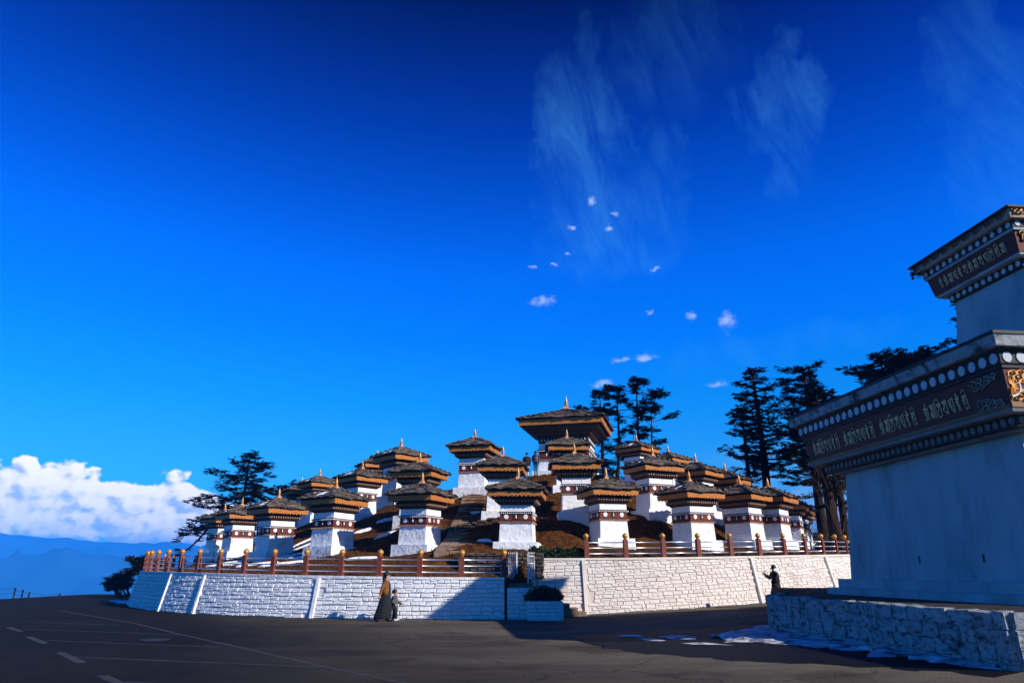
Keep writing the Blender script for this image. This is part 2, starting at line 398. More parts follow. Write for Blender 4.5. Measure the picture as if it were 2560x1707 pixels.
# ------------------------------------------------------------------ mesh helpers
def link(name, me, parent=None, loc=None, rot=None, scale=None):
    o = bpy.data.objects.new(name, me)
    C.objects.link(o)
    if parent: o.parent = parent
    if loc is not None: o.location = loc
    if rot is not None: o.rotation_euler = rot
    if scale is not None: o.scale = scale
    return o
class MB:
    """collects faces into one mesh"""
    def __init__(s): s.v = []; s.f = []; s.m = []; s.sm = []
    def add(s, vs_, fs_, mi=0, smooth_=False):
        b = len(s.v); s.v += [tuple(p) for p in vs_]
        for f in fs_: s.f.append([b + i for i in f]); s.m.append(mi); s.sm.append(smooth_)
    def box(s, lo, hi, mi=0, jit=0.0):
        x0, y0, z0 = lo; x1, y1, z1 = hi
        P = [(x0, y0, z0), (x1, y0, z0), (x1, y1, z0), (x0, y1, z0), (x0, y0, z1), (x1, y0, z1), (x1, y1, z1), (x0, y1, z1)]
        if jit: P = [tuple(c + random.uniform(-jit, jit) for c in p) for p in P]
        s.add(P, [(3, 2, 1, 0), (4, 5, 6, 7), (0, 1, 5, 4), (1, 2, 6, 5), (2, 3, 7, 6), (3, 0, 4, 7)], mi)
    def frustum(s, c, a0, b0, z0, a1, b1, z1, mi=0, cap=True):
        """box with half sizes a0,b0 at z0 and a1,b1 at z1"""
        x, y = c
        P = [(x - a0, y - b0, z0), (x + a0, y - b0, z0), (x + a0, y + b0, z0), (x - a0, y + b0, z0), (x - a1, y - b1, z1), (x + a1, y - b1, z1), (x + a1, y + b1, z1), (x - a1, y + b1, z1)]
        f = [(0, 1, 5, 4), (1, 2, 6, 5), (2, 3, 7, 6), (3, 0, 4, 7)]
        if cap: f += [(3, 2, 1, 0), (4, 5, 6, 7)]
        s.add(P, f, mi)
    def lathe(s, prof, n=12, mi=0, c=(0, 0), sm=True):
        P = []; Fc = []
        for r, z in prof:
            for i in range(n):
                a = 2 * math.pi * i / n; P.append((c[0] + r * math.cos(a), c[1] + r * math.sin(a), z))
        for j in range(len(prof) - 1):
            for i in range(n):
                Fc.append((j * n + i, j * n + (i + 1) % n, (j + 1) * n + (i + 1) % n, (j + 1) * n + i))
        Fc.append(tuple(range(n - 1, -1, -1))); Fc.append(tuple((len(prof) - 1) * n + i for i in range(n)))
        s.add(P, Fc, mi, sm)
    def tube(s, pts, rad, n=6, mi=0, sm=True, cap=True):
        pts = [Vector(p) for p in pts]
        if not hasattr(rad, '__len__'): rad = [rad] * len(pts)
        P = []; Fc = []
        up = None
        for i, p in enumerate(pts):
            d = (pts[min(i + 1, len(pts) - 1)] - pts[max(i - 1, 0)])
            if d.length < 1e-9: d = Vector((0, 0, 1))
            d.normalize()
            if up is None or abs(up.dot(d)) > .98: up = Vector((0, 0, 1)) if abs(d.z) < .9 else Vector((1, 0, 0))
            a = d.cross(up).normalized(); b = a.cross(d).normalized(); up = b
            for k in range(n):
                t = 2 * math.pi * k / n
                P.append(p + (a * math.cos(t) + b * math.sin(t)) * rad[i])
        for j in range(len(pts) - 1):
            for k in range(n): Fc.append((j * n + k, j * n + (k + 1) % n, (j + 1) * n + (k + 1) % n, (j + 1) * n + k))
        if cap: Fc.append(tuple(range(n))); Fc.append(tuple((len(pts) - 1) * n + k for k in range(n - 1, -1, -1)))
        s.add(P, Fc, mi, sm)
    def loft(s, rings, mi=0, sm=True):
        """rings of equal point count, closed and capped"""
        n = len(rings[0]); P = [p for r in rings for p in r]; Fc = []
        for j in range(len(rings) - 1):
            for k in range(n): Fc.append((j * n + k, j * n + (k + 1) % n, (j + 1) * n + (k + 1) % n, (j + 1) * n + k))
        Fc.append(tuple(range(n - 1, -1, -1))); Fc.append(tuple((len(rings) - 1) * n + k for k in range(n)))
        s.add(P, Fc, mi, sm)
    def mesh(s, name, mats):
        me = bpy.data.meshes.new(name)
        me.from_pydata(s.v, [], s.f)
        for m in (mats if isinstance(mats, (list, tuple)) else [mats]): me.materials.append(MATS[m])
        me.polygons.foreach_set('material_index', s.m)
        me.polygons.foreach_set('use_smooth', s.sm)
        me.update()
        return me
    def build(s, name, mats, parent=None, **k): return link(name, s.mesh(name, mats), parent, **k)
def tag(o, label=None, cat=None, group=None, kind=None):
    if label: o['label'] = label
    if cat: o['category'] = cat
    if group: o['group'] = group
    if kind: o['kind'] = kind
    return o
def thing(name, label, cat, loc=(0, 0, 0), rz=0, group=None):
    o = bpy.data.objects.new(name, None); C.objects.link(o)
    o.location = loc; o.rotation_euler = (0, 0, rz)
    return tag(o, label, cat, group)
def family(o):
    """a thing, its parts and their sub-parts as a nested list"""
    kids = {}
    for q in S.objects:
        if q.parent: kids.setdefault(q.parent, []).append(q)
    def walk(q): return (q, [walk(k) for k in kids.get(q, [])])
    return walk(o)
def copy_tree(fam, parent=None):
    o, ch = fam
    c = o.copy(); C.objects.link(c)
    if parent: c.parent = parent
    for k in ch: copy_tree(k, c)
    return c

# ------------------------------------------------------------------ ground: one sheet from the road to the valleys
def gz(x, y):
    """height of the road and the ground round it"""
    z = .043 * min(max(x - 2, 0), 30) * smooth(-6, 6, y) + .40 * smooth(10, 20, x) * smooth(29, 41, y)
    z += 3.2 * smooth(17, 34, x) * smooth(36, 62, y)
    z += .9 * smooth(60, 80, y) * smooth(-25, 5, x)
    # crown of the parking ground on the left, then the slopes fall away
    ymax = 57.5 + 40 * smooth(-24, 2, x)
    ox = max(-33.5 - x, 0); oy = max(y - ymax, 0); orr = max(x - 90, 0); ob = max(-60 - y, 0)
    d = math.hypot(max(ox, orr), max(oy, ob))
    z -= .72 * d - 1.4 * (1 - math.exp(-d / 2.0))
    return max(z, -260 - .004 * d)
xs = [-14000, -7000, -3000, -1500, -800, -400, -250, -160, -110, -80, -62] + [-50 + i for i in range(0, 121)] + [76, 84, 95, 120, 170, 260, 400, 800, 1500, 3000, 7000, 14000]
ys = [-14000, -7000, -3000, -1200, -500, -250, -140, -90, -70, -55, -40, -30, -24] + [-18 + i for i in range(0, 121)] + [108, 116, 130, 160, 220, 300, 450, 800, 1500, 3000, 6000, 10000, 14000]
V = []; Fc = []
for j, y in enumerate(ys):
    for i, x in enumerate(xs): V.append((x, y, gz(x, y)))
nx = len(xs)
for j in range(len(ys) - 1):
    for i in range(nx - 1): Fc.append((j * nx + i, j * nx + i + 1, (j + 1) * nx + i + 1, (j + 1) * nx + i))
gm = MB(); gm.add(V, Fc, 0, True)
# away from the paved plateau the ground is forest and rough grass
for k, f in enumerate(gm.f):
    cx = sum(gm.v[i][0] for i in f) / 4; cy = sum(gm.v[i][1] for i in f) / 4
    if cx < -38 or cy > 61 or cx > 26 or (cx > 17 and cy > 44): gm.m[k] = 2 if (abs(cx) > 200 or abs(cy) > 200) else 1
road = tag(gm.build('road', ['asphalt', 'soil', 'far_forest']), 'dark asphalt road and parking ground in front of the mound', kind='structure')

# distant forested mountain ridges below the cloud, one behind the other, with thin snow streaks
def ridge(d0, d1, crest0, amp, seed, fall, label):
    V = []; Fc = []; NA, NR = 170, 22
    for j in range(NR):
        for i in range(NA):
            a = R(-62 + 110 * i / (NA - 1)); t = j / (NR - 1); d = d0 + (d1 - d0) * t
            x, y = d * math.sin(a), d * math.cos(a)
            crest = crest0 + amp * fbm(x * .0012, seed, 0, 6) - fall * smooth(-20, 8, math.degrees(a)) + 40 * smooth(16, 30, math.degrees(a))
            n = fbm(x * .0022, y * .0022, seed + 5, 6)
            V.append((x, y, -265 + (crest + 265) * (1 - (1 - t) ** 1.7) + 240 * n * t * (1 - t) * 2.2))
    for j in range(NR - 1):
        for i in range(NA - 1): Fc.append((j * NA + i, j * NA + i + 1, (j + 1) * NA + i + 1, (j + 1) * NA + i))
    b0 = len(V)
    for i in range(NA): x, y, z = V[(NR - 1) * NA + i]; V.append((x * 1.08, y * 1.08, -262))
    for i in range(NA - 1): Fc.append(((NR - 1) * NA + i, (NR - 1) * NA + i + 1, b0 + i + 1, b0 + i))
    m = MB(); m.add(V, Fc, 0, True)
    return tag(m.build('mountains', ['far_forest']), label, kind='structure')
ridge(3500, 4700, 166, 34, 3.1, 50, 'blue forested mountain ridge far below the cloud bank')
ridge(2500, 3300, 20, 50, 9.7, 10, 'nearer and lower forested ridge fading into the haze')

# ------------------------------------------------------------------ retaining walls
BAT = .22
class Arc:
    def __init__(s, c, r, top): s.c = c; s.r = r; s.top = top
    def z0(s, th):
        return gz(s.c[0] + s.r * math.sin(th), s.c[1] - s.r * math.cos(th))
    def h(s, th): return s.top(th) - s.z0(th)
    def p(s, th, h, off=0.0):
        r = s.r - BAT * h + off
        return Vector((s.c[0] + r * math.sin(th), s.c[1] - r * math.cos(th), s.z0(th) + h))
LEFT = Arc((-1.2, 49.6), 22.05, lambda th: 1.50 + .23 * smooth(.05, -1.05, th) if True else 0)
LEFT.top = lambda th: 1.50 + .23 * smooth(0, 1, (0.05 - th) / 1.1)
RIGHT = Arc((1.5, 51.5), 21.5, lambda th: 2.25 + .36 * smooth(0, 1, th / 1.15))
def find_theta(arc, px, lo, hi, h=None, n=1400):
    best = None
    for i in range(n):
        th = lo + (hi - lo) * i / (n - 1)
        q = project(arc.p(th, arc.h(th) if h is None else h))
        e = abs(q[0] - px)
        if best is None or e < best[0]: best = (e, th)
    return best[1]
STONE_MESH = {}
def stone_meshes(m, n=10, chamfer=.15, jit=.065, seed=1):
    """irregular dressed-stone blocks in a unit box, front face towards -Y"""
    if m in STONE_MESH: return STONE_MESH[m]
    rr = random.Random(seed); L = []
    for k in range(n):
        b = MB()
        j = lambda s=jit: rr.uniform(-s, s)
        c = chamfer
        back = [(-.5 + j(), .5, -.5 + j()), (.5 + j(), .5, -.5 + j()), (.5 + j(), .5, .5 + j()), (-.5 + j(), .5, .5 + j())]
        front = [(-.5 + c * .55 + j(), -.5 + j(.12), -.5 + c + j()), (.5 - c * .55 + j(), -.5 + j(.12), -.5 + c + j()), (.5 - c * .55 + j(), -.5 + j(.12), .5 - c + j()), (-.5 + c * .55 + j(), -.5 + j(.12), .5 - c + j())]
        mid = (j(.25), -.52 + j(.08), j(.25))
        P = back + front + [mid]
        b.add(P, [(4, 5, 8), (5, 6, 8), (6, 7, 8), (7, 4, 8), (0, 1, 5, 4), (1, 2, 6, 5), (2, 3, 7, 6), (3, 0, 4, 7)])
        L.append(b.mesh('stone', m))
    STONE_MESH[m] = L
    return L
def arc_wall(arc, th0, th1, name, label, core, stone, course=.155, ln=(.2, .52), depth=.07, pick=None, cap='whitewash', ribs=()):
    root = thing(name, label, 'retaining wall')
    n = max(24, int(abs(th1 - th0) * 40))
    ths = [th0 + (th1 - th0) * i / n for i in range(n + 1)]
    b = MB()
    V = []
    for th in ths:
        H = arc.h(th)
        i1 = arc.p(th, H, -.45); i0 = Vector((i1.x, i1.y, arc.z0(th) - .4))
        V += [arc.p(th, -.4, -.03), arc.p(th, H - .09, -.03), Vector((i1.x, i1.y, i1.z - .09)), i0]
    Fq = []
    for i in range(n):
        for k in range(3): Fq.append((i * 4 + k, (i + 1) * 4 + k, (i + 1) * 4 + k + 1, i * 4 + k + 1))
    Fq += [(0, 1, 2, 3), tuple(n * 4 + k for k in (3, 2, 1, 0))]
    b.add(V, Fq)
    b.build('wall_core', [core], root)
    b = MB(); V = []
    for th in ths:
        H = arc.h(th)
        o = arc.p(th, H, .05); i1 = arc.p(th, H, -.47)
        V += [Vector((o.x, o.y, o.z - .088)), o, i1, Vector((i1.x, i1.y, i1.z - .088))]
    Fq = []
    for i in range(n):
        for k in range(4): Fq.append((i * 4 + k, (i + 1) * 4 + k, (i + 1) * 4 + (k + 1) % 4, i * 4 + (k + 1) % 4))
    Fq += [(0, 1, 2, 3), tuple(n * 4 + k for k in (3, 2, 1, 0))]
    b.add(V, Fq); b.build('coping', [cap], root)
    for th in ribs:
        b = MB(); H = arc.h(th) - .09; w = .07 / arc.r
        P = [arc.p(th - w, -.1, .10), arc.p(th + w, -.1, .10), arc.p(th + w, -.1, -.05), arc.p(th - w, -.1, -.05), arc.p(th - w, H, .10), arc.p(th + w, H, .10), arc.p(th + w, H, -.05), arc.p(th - w, H, -.05)]
        b.add(P, [(3, 2, 1, 0), (4, 5, 6, 7), (0, 1, 5, 4), (1, 2, 6, 5), (2, 3, 7, 6), (3, 0, 4, 7)])
        b.build('rib', [cap], root)
    # coursed stones
    items = []
    lo, hi = min(th0, th1), max(th0, th1)
    rr = random.Random(hash(name) % 1000 if False else len(name))
    k = 0; h = 0.0
    while True:
        ch = course * rr.uniform(.86, 1.16)
        th = lo + rr.uniform(0, .3) * ln[0] / arc.r
        any_ = False
        while th < hi - .004:
            L = rr.uniform(*ln) * (1.0 if rr.random() < .8 else .6)
            t1 = min(th + L / arc.r, hi)
            tm = (th + t1) / 2; H = arc.h(tm) - .10
            if h < H - .03 and all(abs(tm - q) > (t1 - th) / 2 - .03 / arc.r for q in ribs):
                hh = min(ch, H - h); L_ = (t1 - th) * (arc.r - BAT * h); wob = .014 * math.sin(tm * arc.r * 1.9 + k * 2.1); any_ = True
                if rr.random() < .16:
                    f = rr.uniform(.35, .65); items += [(tm, h + hh * f / 2 + wob, L_, hh * f), (tm, h + hh * (1 + f) / 2 + wob, L_, hh * (1 - f))]
                else: items.append((tm, h + hh / 2 + wob + rr.uniform(-.008, .008), L_, hh * rr.uniform(.9, 1.08)))
            th = t1
        h += ch; k += 1
        if not any_ or h > 4: break
    ms = stone_meshes(stone)
    def score(it):
        q = project(arc.p(it[0], it[1])); p = arc.p(it[0], it[1])
        vis = 0 < q[0] < 2560
        nrm = Vector((math.sin(it[0]), -math.cos(it[0]), 0)); to = (Vector((0, 0, EYE)) - p).normalized()
        return -(it[2] * it[3] * max(nrm.dot(to), -.1) / (p.length ** 2)) * (1 if vis else .01)
    items.sort(key=score)
    rest = MB()
    tilt = math.atan(BAT)
    for i, (th, hc, L, hh) in enumerate(items):
        p = arc.p(th, hc, -.01)
        M3 = Matrix.Rotation(th, 3, 'Z') @ Matrix.Rotation(-tilt, 3, 'X')
        sc = (L * .99, depth * rr.uniform(.8, 1.35), hh * .97)
        me = ms[rr.randrange(len(ms))]
        tw = rr.uniform(-.055, .055)
        rot = (M3 @ Matrix.Rotation(tw, 3, 'Y'))
        if i < 300:
            link('stone', me, root, p, rot.to_euler(), sc)
        else:
            Mx = Matrix.Translation(p) @ rot.to_4x4() @ Matrix.Diagonal((*sc, 1))
            rest.add([Mx @ v.co for v in me.vertices], [list(f.vertices) for f in me.polygons])
    if rest.v:
        o = rest.build('stone', [stone], root); o['kind'] = 'stuff'
    return root
thL1 = math.asin((-.28 + 1.2) / 22.05)
thR0 = math.asin((.80 - 1.5) / 21.5)
ribsL = [find_theta(LEFT, p, -1.3, 0) for p in (801, 517, 433)]
ribsR = [find_theta(RIGHT, p, -.02, 1.3) for p in (1457, 1874, 2058)]
arc_wall(LEFT, -2.3, thL1, 'retaining_wall', 'lower white coursed-stone retaining wall curving left from the gate, with slanting white ribs', 'joint', 'whitewash_stone', ribs=ribsL, depth=.062)
arc_wall(RIGHT, thR0, 2.2, 'retaining_wall', 'taller cream-white stone retaining wall curving from the gate towards the temple on the right', 'joint_warm', 'whitewash_warm', course=.138, ln=(.20, .50), depth=.034, ribs=ribsR, cap='whitewash_warm')

# ------------------------------------------------------------------ chorten positions: tip pixel, distance, scale, turn of the lit face
def edge_r(al):
    """radius of the mound's edge from (0, 51) at bearing al from -y"""
    dirv = Vector((math.sin(al), -math.cos(al)))
    def hit(arc):
        rr_ = arc.r - BAT * 1.6 - .40
        o = Vector((0 - arc.c[0], 51 - arc.c[1])); b_ = o.dot(dirv)
        return -b_ + math.sqrt(max(b_ * b_ - o.length_squared + rr_ * rr_, 0))
    l, r = hit(LEFT), hit(RIGHT)
    t = smooth(-.02, .05, al if abs(al) < 2 else (1 if al > 0 else -1))
    return l * (1 - t) + r * t
def edge_z(al):
    if al < 0: return LEFT.top(al) - .06
    return 1.44 + (RIGHT.top(al) - .06 - 1.44) * smooth(.012, .03, al)
def phi(l, c, r):
    f = (c - l) / (r - l); return math.atan2(f, 1 - f)
# key: (tip x, tip y, base y or None, distance or None, eave left, corner, right)
CH = dict(
 A1=(564.5, 1261, None, 50.5, 505, 548, 632), A2=(607, 1247, 1395, None, 531, 571, 653), A3=(700, 1225.5, 1397, None, 620, 680, 781), A4=(842.5, 1199, 1386.5, None, 758, 845, 929),
 A5=(1056, 1186, 1383, None, 964, 1060, 1140), A6=(1293.5, 1174, 1378, None, 1210, 1339, 1370), A7=(1515, 1175, 1368, None, 1428, 1477.5, 1600), A8=(1722, 1182.6, 1371.6, None, 1632, 1714.6, 1810),
 A9=(1848, 1191, 1370, None, 1790, 1873, 1928), A10=(1917.6, 1199, 1369, None, 1864, 1953, 1985), A11=(1964, 1226, 1371, None, 1918, 2010, 2023), A12=(1985, 1242, None, 53, 1945, 2015, 2027), A13=(1992, 1258, None, 58, 1955, 2010, 2022),
 B0=(756, 1196, None, 54, 706, 730, 806), B2=(802, 1175, None, 51.5, 733, 769, 841), B3=(907, 1156, 1302, 42.0, 825, 890, 985), B4=(1051, 1136, 1309, 38.2, 967, 1059, 1132), B5=(1256, 1121, 1300, 36.8, 1191, 1310, 1323),
 B6=(1437, 1113, 1303, 37.3, 1374, 1382, 1505), B7=(1628, 1121, 1295, 38.6, 1549, 1611, 1710), B8=(1737, 1138, 1295, 42.0, 1675, 1763, 1807), B9=(1810, 1161, None, 45, 1752, 1840, 1876), B10=(1837, 1186, None, 55, 1795, 1865, 1882),
 C1=(945, 1128, None, 50, 891, 915, 1000), C2=(1005, 1099.7, 1258, 44.5, 930, 990, 1078), C3=(1189, 1076.5, 1239, 42.5, 1118, 1214, 1251), C4=(1417.6, 1077, 1234, 43.4, 1361, 1368, 1476), C5=(1590, 1089, 1212, 46.0, 1520, 1602, 1659), C6=(1671, 1116, None, 51.5, 1616, 1680, 1725))
H0 = 3.7
PLACES = {}
TURN = dict(A5=60, A9=62, A6=83, B4=65, A2=21, C3=74)          # turns read off the bodies, where they show better than the eaves
for k, (tx, ty, by, d, l, c, r) in CH.items():
    rt = ray(tx, ty)[1]
    if by is not None:
        rb = ray(tx, by)[1]
        if d is None: d = H0 / (rt - rb)
        H = (rt - rb) * d
    else: H = H0
    tip = at(tx, ty, d)
    ang = -math.pi / 2 - math.atan2(tip.x, d) + (R(TURN[k]) if k in TURN else phi(l, c, r))       # bearing of the lit (right-hand) face's normal
    PLACES[k] = (tip.x, d, tip.z - H, H / H0, ang)
CENTRAL = (at(1415, 990, 51.5).x, 51.5, 8.15)

# ------------------------------------------------------------------ the mound
pts = []
for i in range(72):
    al = -math.pi + 2 * math.pi * i / 72
    r = edge_r(al); pts.append((r * math.sin(al), 51 - r * math.cos(al), edge_z(al)))
for k, (x, y, z, s, a) in PLACES.items():
    pts.append((x, y, z + .05))
    n = Vector((x, y)).normalized()
    for q in (1.25 * s, -.9 * s): pts.append((x - n.x * q, y - n.y * q, z - (.03 if q > 0 else -.05)))
    if k[0] in 'AB' and y < 45: # the far side mirrors the near one
        pts.append((x * .9, 104 - y + 2, z))
cx_, cy_, cz_ = CENTRAL
for i in range(14):
    a = 2 * math.pi * i / 14
    pts.append((cx_ + 3.4 * math.cos(a), cy_ + 3.4 * math.sin(a), cz_ - .05))
pts.append((cx_, cy_, cz_))
for x in (-2.5, -1.7, -.9, -.1, .7, 1.2):
    pts += [(x, 29.2, 1.42), (x, 30.2, 1.44), (x, 30.95, 2.42)]
PA = np.array(pts)
Dm = np.sqrt(((PA[:, None, :2] - PA[None, :, :2]) ** 2).sum(-1) + .3)
wts = np.linalg.solve(Dm + np.eye(len(PA)) * -.25, PA[:, 2] - 4)
def mz(x, y):
    return float(4 + (np.sqrt((PA[:, 0] - x) ** 2 + (PA[:, 1] - y) ** 2 + .3) * wts).sum())
NT, NRAD = 220, 84
V = [(cx_, cy_, mz(cx_, cy_))]; Fc = []
for j in range(1, NRAD + 1):
    t = j / NRAD
    for i in range(NT):
        al = -math.pi + 2 * math.pi * i / NT
        r = edge_r(al); ex, ey = r * math.sin(al), 51 - r * math.cos(al)
        x, y = cx_ + (ex - cx_) * t, cy_ + (ey - cy_) * t
        z = mz(x, y) + .10 * fbm(x * .9, y * .9, 1) * (1 - t ** 8) + .05 * fbm(x * 3, y * 3, 2) * (1 - t ** 8)
        if t > .995: z = edge_z(al) - .03
        V.append((x, y, z))
for i in range(NT): Fc.append((0, 1 + i, 1 + (i + 1) % NT))
for j in range(NRAD - 1):
    for i in range(NT):
        a, b = 1 + j * NT + i, 1 + j * NT + (i + 1) % NT
        Fc.append((a, a + NT, b + NT, b))
b0 = len(V)
for i in range(NT): x, y, z = V[1 + (NRAD - 1) * NT + i]; V.append((x, y, z - 2.4))
for i in range(NT): Fc.append((1 + (NRAD - 1) * NT + i, b0 + i, b0 + (i + 1) % NT, 1 + (NRAD - 1) * NT + (i + 1) % NT))
mb = MB(); mb.add(V, Fc, 0, True)
mound = tag(mb.build('mound', ['brown_grass']), 'round grassy mound of brown winter turf carrying the chortens', kind='structure')
# winter grass tufts
gb = MB(); rr = random.Random(5)
for k in range(34000):
    al = rr.uniform(-1.5, 1.45); t = math.sqrt(rr.uniform(.12, .99))
    r = edge_r(al); x, y = cx_ + (r * math.sin(al) - cx_) * t, cy_ + (51 - r * math.cos(al) - cy_) * t
    if y > 52: continue
    z = mz(x, y); h = rr.uniform(.03, .11); a = rr.uniform(0, 6.3); w = rr.uniform(.012, .035)
    lx, ly = rr.uniform(-.07, .07), rr.uniform(-.07, .07)
    gb.add([(x - w * math.cos(a), y - w * math.sin(a), z - .03), (x + w * math.cos(a), y + w * math.sin(a), z - .03), (x + lx, y + ly, z + h)], [(0, 1, 2)])
tag(gb.build('grass', ['grass_blade']), 'short brown winter grass tufts covering the mound', kind='stuff')

# ------------------------------------------------------------------ chortens
def slate_meshes(m='slate'):
    L = []
    rr = random.Random(11)
    for k in range(6):
        b = MB(); j = lambda s: rr.uniform(-s, s)
        P = [(-.5 + j(.04), -.5 + j(.10), -.5), (.5 + j(.04), -.5 + j(.10), -.5), (.5 + j(.04), .5, -.5), (-.5 + j(.04), .5, -.5),
             (-.5 + j(.04), -.5 + j(.10), .5 + j(.25)), (.5 + j(.04), -.5 + j(.10), .5 + j(.25)), (.5 + j(.04), .5, .5), (-.5 + j(.04), .5, .5), (j(.2), -.56 + j(.08), .5), (j(.2), -.56 + j(.08), -.5)]
        b.add(P, [(3, 2, 1, 9, 0), (4, 8, 5, 6, 7), (0, 9, 8, 4), (9, 1, 5, 8), (1, 2, 6, 5), (2, 3, 7, 6), (3, 0, 4, 7)])
        L.append(b.mesh('slate', m))
    return L
SLATES = slate_meshes()
def rough_block(mats, a0, z0, a1, z1, n=9, amp=.012, seed=1, b0=None, b1=None):
    """four battered rubble-plaster walls with an uneven surface"""
    b = MB(); rr = random.Random(seed)
    b0 = a0 if b0 is None else b0; b1 = a1 if b1 is None else b1
    for s in range(4):
        M3 = Matrix.Rotation(s * math.pi / 2, 3, 'Z')
        A0, B0, A1, B1 = (a0, b0, a1, b1) if s % 2 == 0 else (b0, a0, b1, a1)
        P = []; Fq = []
        for j in range(n + 1):
            for i in range(n + 1):
                t = j / n; u = i / n * 2 - 1
                hw = A0 + (A1 - A0) * t; dp = B0 + (B1 - B0) * t
                e = 0 if i in (0, n) or j in (0, n) else rr.uniform(-amp, amp)
                du = 0 if i in (0, n) else rr.uniform(-.02, .02)
                P.append(M3 @ Vector(((u + du) * hw, -dp - e, z0 + (z1 - z0) * t)))
        for j in range(n):
            for i in range(n): Fq.append((j * (n + 1) + i, j * (n + 1) + i + 1, (j + 1) * (n + 1) + i + 1, (j + 1) * (n + 1) + i))
        b.add(P, Fq, 0, True)
    b.add([(-a1, -b1, z1), (a1, -b1, z1), (a1, b1, z1), (-a1, b1, z1)], [(0, 1, 2, 3)])
    return b
def dentil_row(b, half, z0, z1, w, gap, proud, mi):
    """small blocks along all four sides"""
    n = max(3, int(2 * half / (w + gap)))
    for s in range(4):
        M3 = Matrix.Rotation(s * math.pi / 2, 3, 'Z')
        for i in range(n + 1):
            x = -half + 2 * half * i / n
            q = MB(); q.box((x - w / 2, -half - proud, z0), (x + w / 2, -half + .02, z1))
            b.add([M3 @ Vector(p) for p in q.v], q.f, mi)
def slate_roof(root, s, z0, rise, courses, counts, rr, thick=.052, over=.06, top_half=.16):
    """slate courses on four slopes, each slab its own object under the roof"""
    core = MB(); core.frustum((0, 0), s / 2 - .03, s / 2 - .03, z0, top_half, top_half, z0 + rise - .02)
    roof = core.build('roof', ['roof_core'], root)
    ang = math.atan2(rise, s / 2 - top_half)
    for side in range(4):
        Mz = Matrix.Rotation(side * math.pi / 2, 3, 'Z')
        for ci in range(courses):
            t = ci / courses; t1 = (ci + 1) / courses
            d0 = s / 2 + over - (s / 2 + over - top_half) * t
            zc = z0 + rise * t
            dep = (s / 2 - top_half) / courses / math.cos(ang) * 1.55
            w = 2 * d0 + .03; n = counts[ci]
            cuts = [0] + sorted((i + rr.uniform(-.22, .22)) / n for i in range(1, n)) + [1]
            for i in range(n):
                u0, u1 = cuts[i], cuts[i + 1]
                xm = -w / 2 + w * (u0 + u1) / 2
                lift = thick * .75 + rr.uniform(0, .035)
                p = Vector((xm, -d0 + dep / 2 * math.cos(ang), zc + dep / 2 * math.sin(ang) + lift - .01))
                rot = Mz @ (Matrix.Rotation(ang - .10 + rr.uniform(-.035, .035), 3, 'X') @ Matrix.Rotation(rr.uniform(-.02, .02), 3, 'Z') @ Matrix.Rotation(rr.uniform(-.012, .012), 3, 'Y'))
                link('slate', SLATES[rr.randrange(6)], roof, Mz @ p, rot.to_euler(), (w * (u1 - u0) * .985, dep * rr.uniform(.94, 1.05), thick * rr.uniform(.75, 1.3)))
    return roof
def finial(root, z, k=1.0):
    b = MB(); h = .085 * k
    b.frustum((0, 0), .19 * k, .19 * k, z, .19 * k, .19 * k, z + h); b.frustum((0, 0), .15 * k, .15 * k, z + h, .11 * k, .11 * k, z + h + .06 * k); b.frustum((0, 0), .105 * k, .105 * k, z + h + .06 * k, .05 * k, .05 * k, z + .24 * k)
    f = b.build('finial', ['terracotta'], root)
    z2 = z + .24 * k; b = MB()
    prof = [(.05, 0), (.085, .012), (.085, .03), (.04, .045), (.055, .065), (.095, .085), (.05, .105), (.045, .125), (.07, .15), (.062, .19), (.035, .225), (.045, .235), (.028, .25), (.034, .275), (.016, .30), (.020, .315), (.008, .345), (.003, .40)]
    b.lathe([(r * k, z2 + q * k) for r, q in prof], 10)
    b.build('spire', ['gold'], f)
def frieze_boards(root, half, z0, z1, thick=.05, teeth=11, lean=.008):
    b = MB()
    P0 = [(-half, 0, z0), (half, 0, z0), (half + lean, -lean, z1), (-half - lean, -lean, z1)]
    n = teeth
    front = [Vector(p) for p in P0]; 
    Pv = front + [Vector((p[0] * .97, thick, p[2])) for p in P0]
    b.add(Pv, [(0, 1, 2, 3), (7, 6, 5, 4), (0, 4, 5, 1), (1, 5, 6, 2), (2, 6, 7, 3), (3, 7, 4, 0)])
    tw = 2 * half / n
    for i in range(n):
        x0 = -half + i * tw
        b.add([(x0 + .01, .004, z0 + .002), (x0 + tw - .01, .004, z0 + .002), (x0 + tw * .75, .004, z0 - .022), (x0 + tw / 2, .004, z0 - .04), (x0 + tw * .25, .004, z0 - .022),
               (x0 + .01, .024, z0 + .002), (x0 + tw - .01, .024, z0 + .002), (x0 + tw * .75, .024, z0 - .022), (x0 + tw / 2, .024, z0 - .04), (x0 + tw * .25, .024, z0 - .022)],
              [(0, 4, 3, 2, 1), (5, 6, 7, 8, 9), (0, 5, 9, 4), (4, 9, 8, 3), (3, 8, 7, 2), (2, 7, 6, 1)])
    me = b.mesh('frieze_board', ['frieze'])
    for s in range(4):
        p = Matrix.Rotation(s * math.pi / 2, 3, 'Z') @ Vector((0, -half, 0))
        link('frieze_board', me, root, p, (0, 0, s * math.pi / 2))
def disc_mesh(r):
    b = MB(); rr = random.Random(int(r * 1000)); n = 14
    q = [r * rr.uniform(.92, 1.05) for _ in range(n)]
    P = [(q[i] * math.cos(6.2832 * i / n), -.014, q[i] * math.sin(6.2832 * i / n)) for i in range(n)] + [(q[i] * math.cos(6.2832 * i / n), .02, q[i] * math.sin(6.2832 * i / n)) for i in range(n)]
    b.add(P, [tuple(range(n))[::-1] if False else tuple(range(n))] + [(i, n + i, n + (i + 1) % n, (i + 1) % n) for i in range(n)])
    return b.mesh('disc', ['disc'])
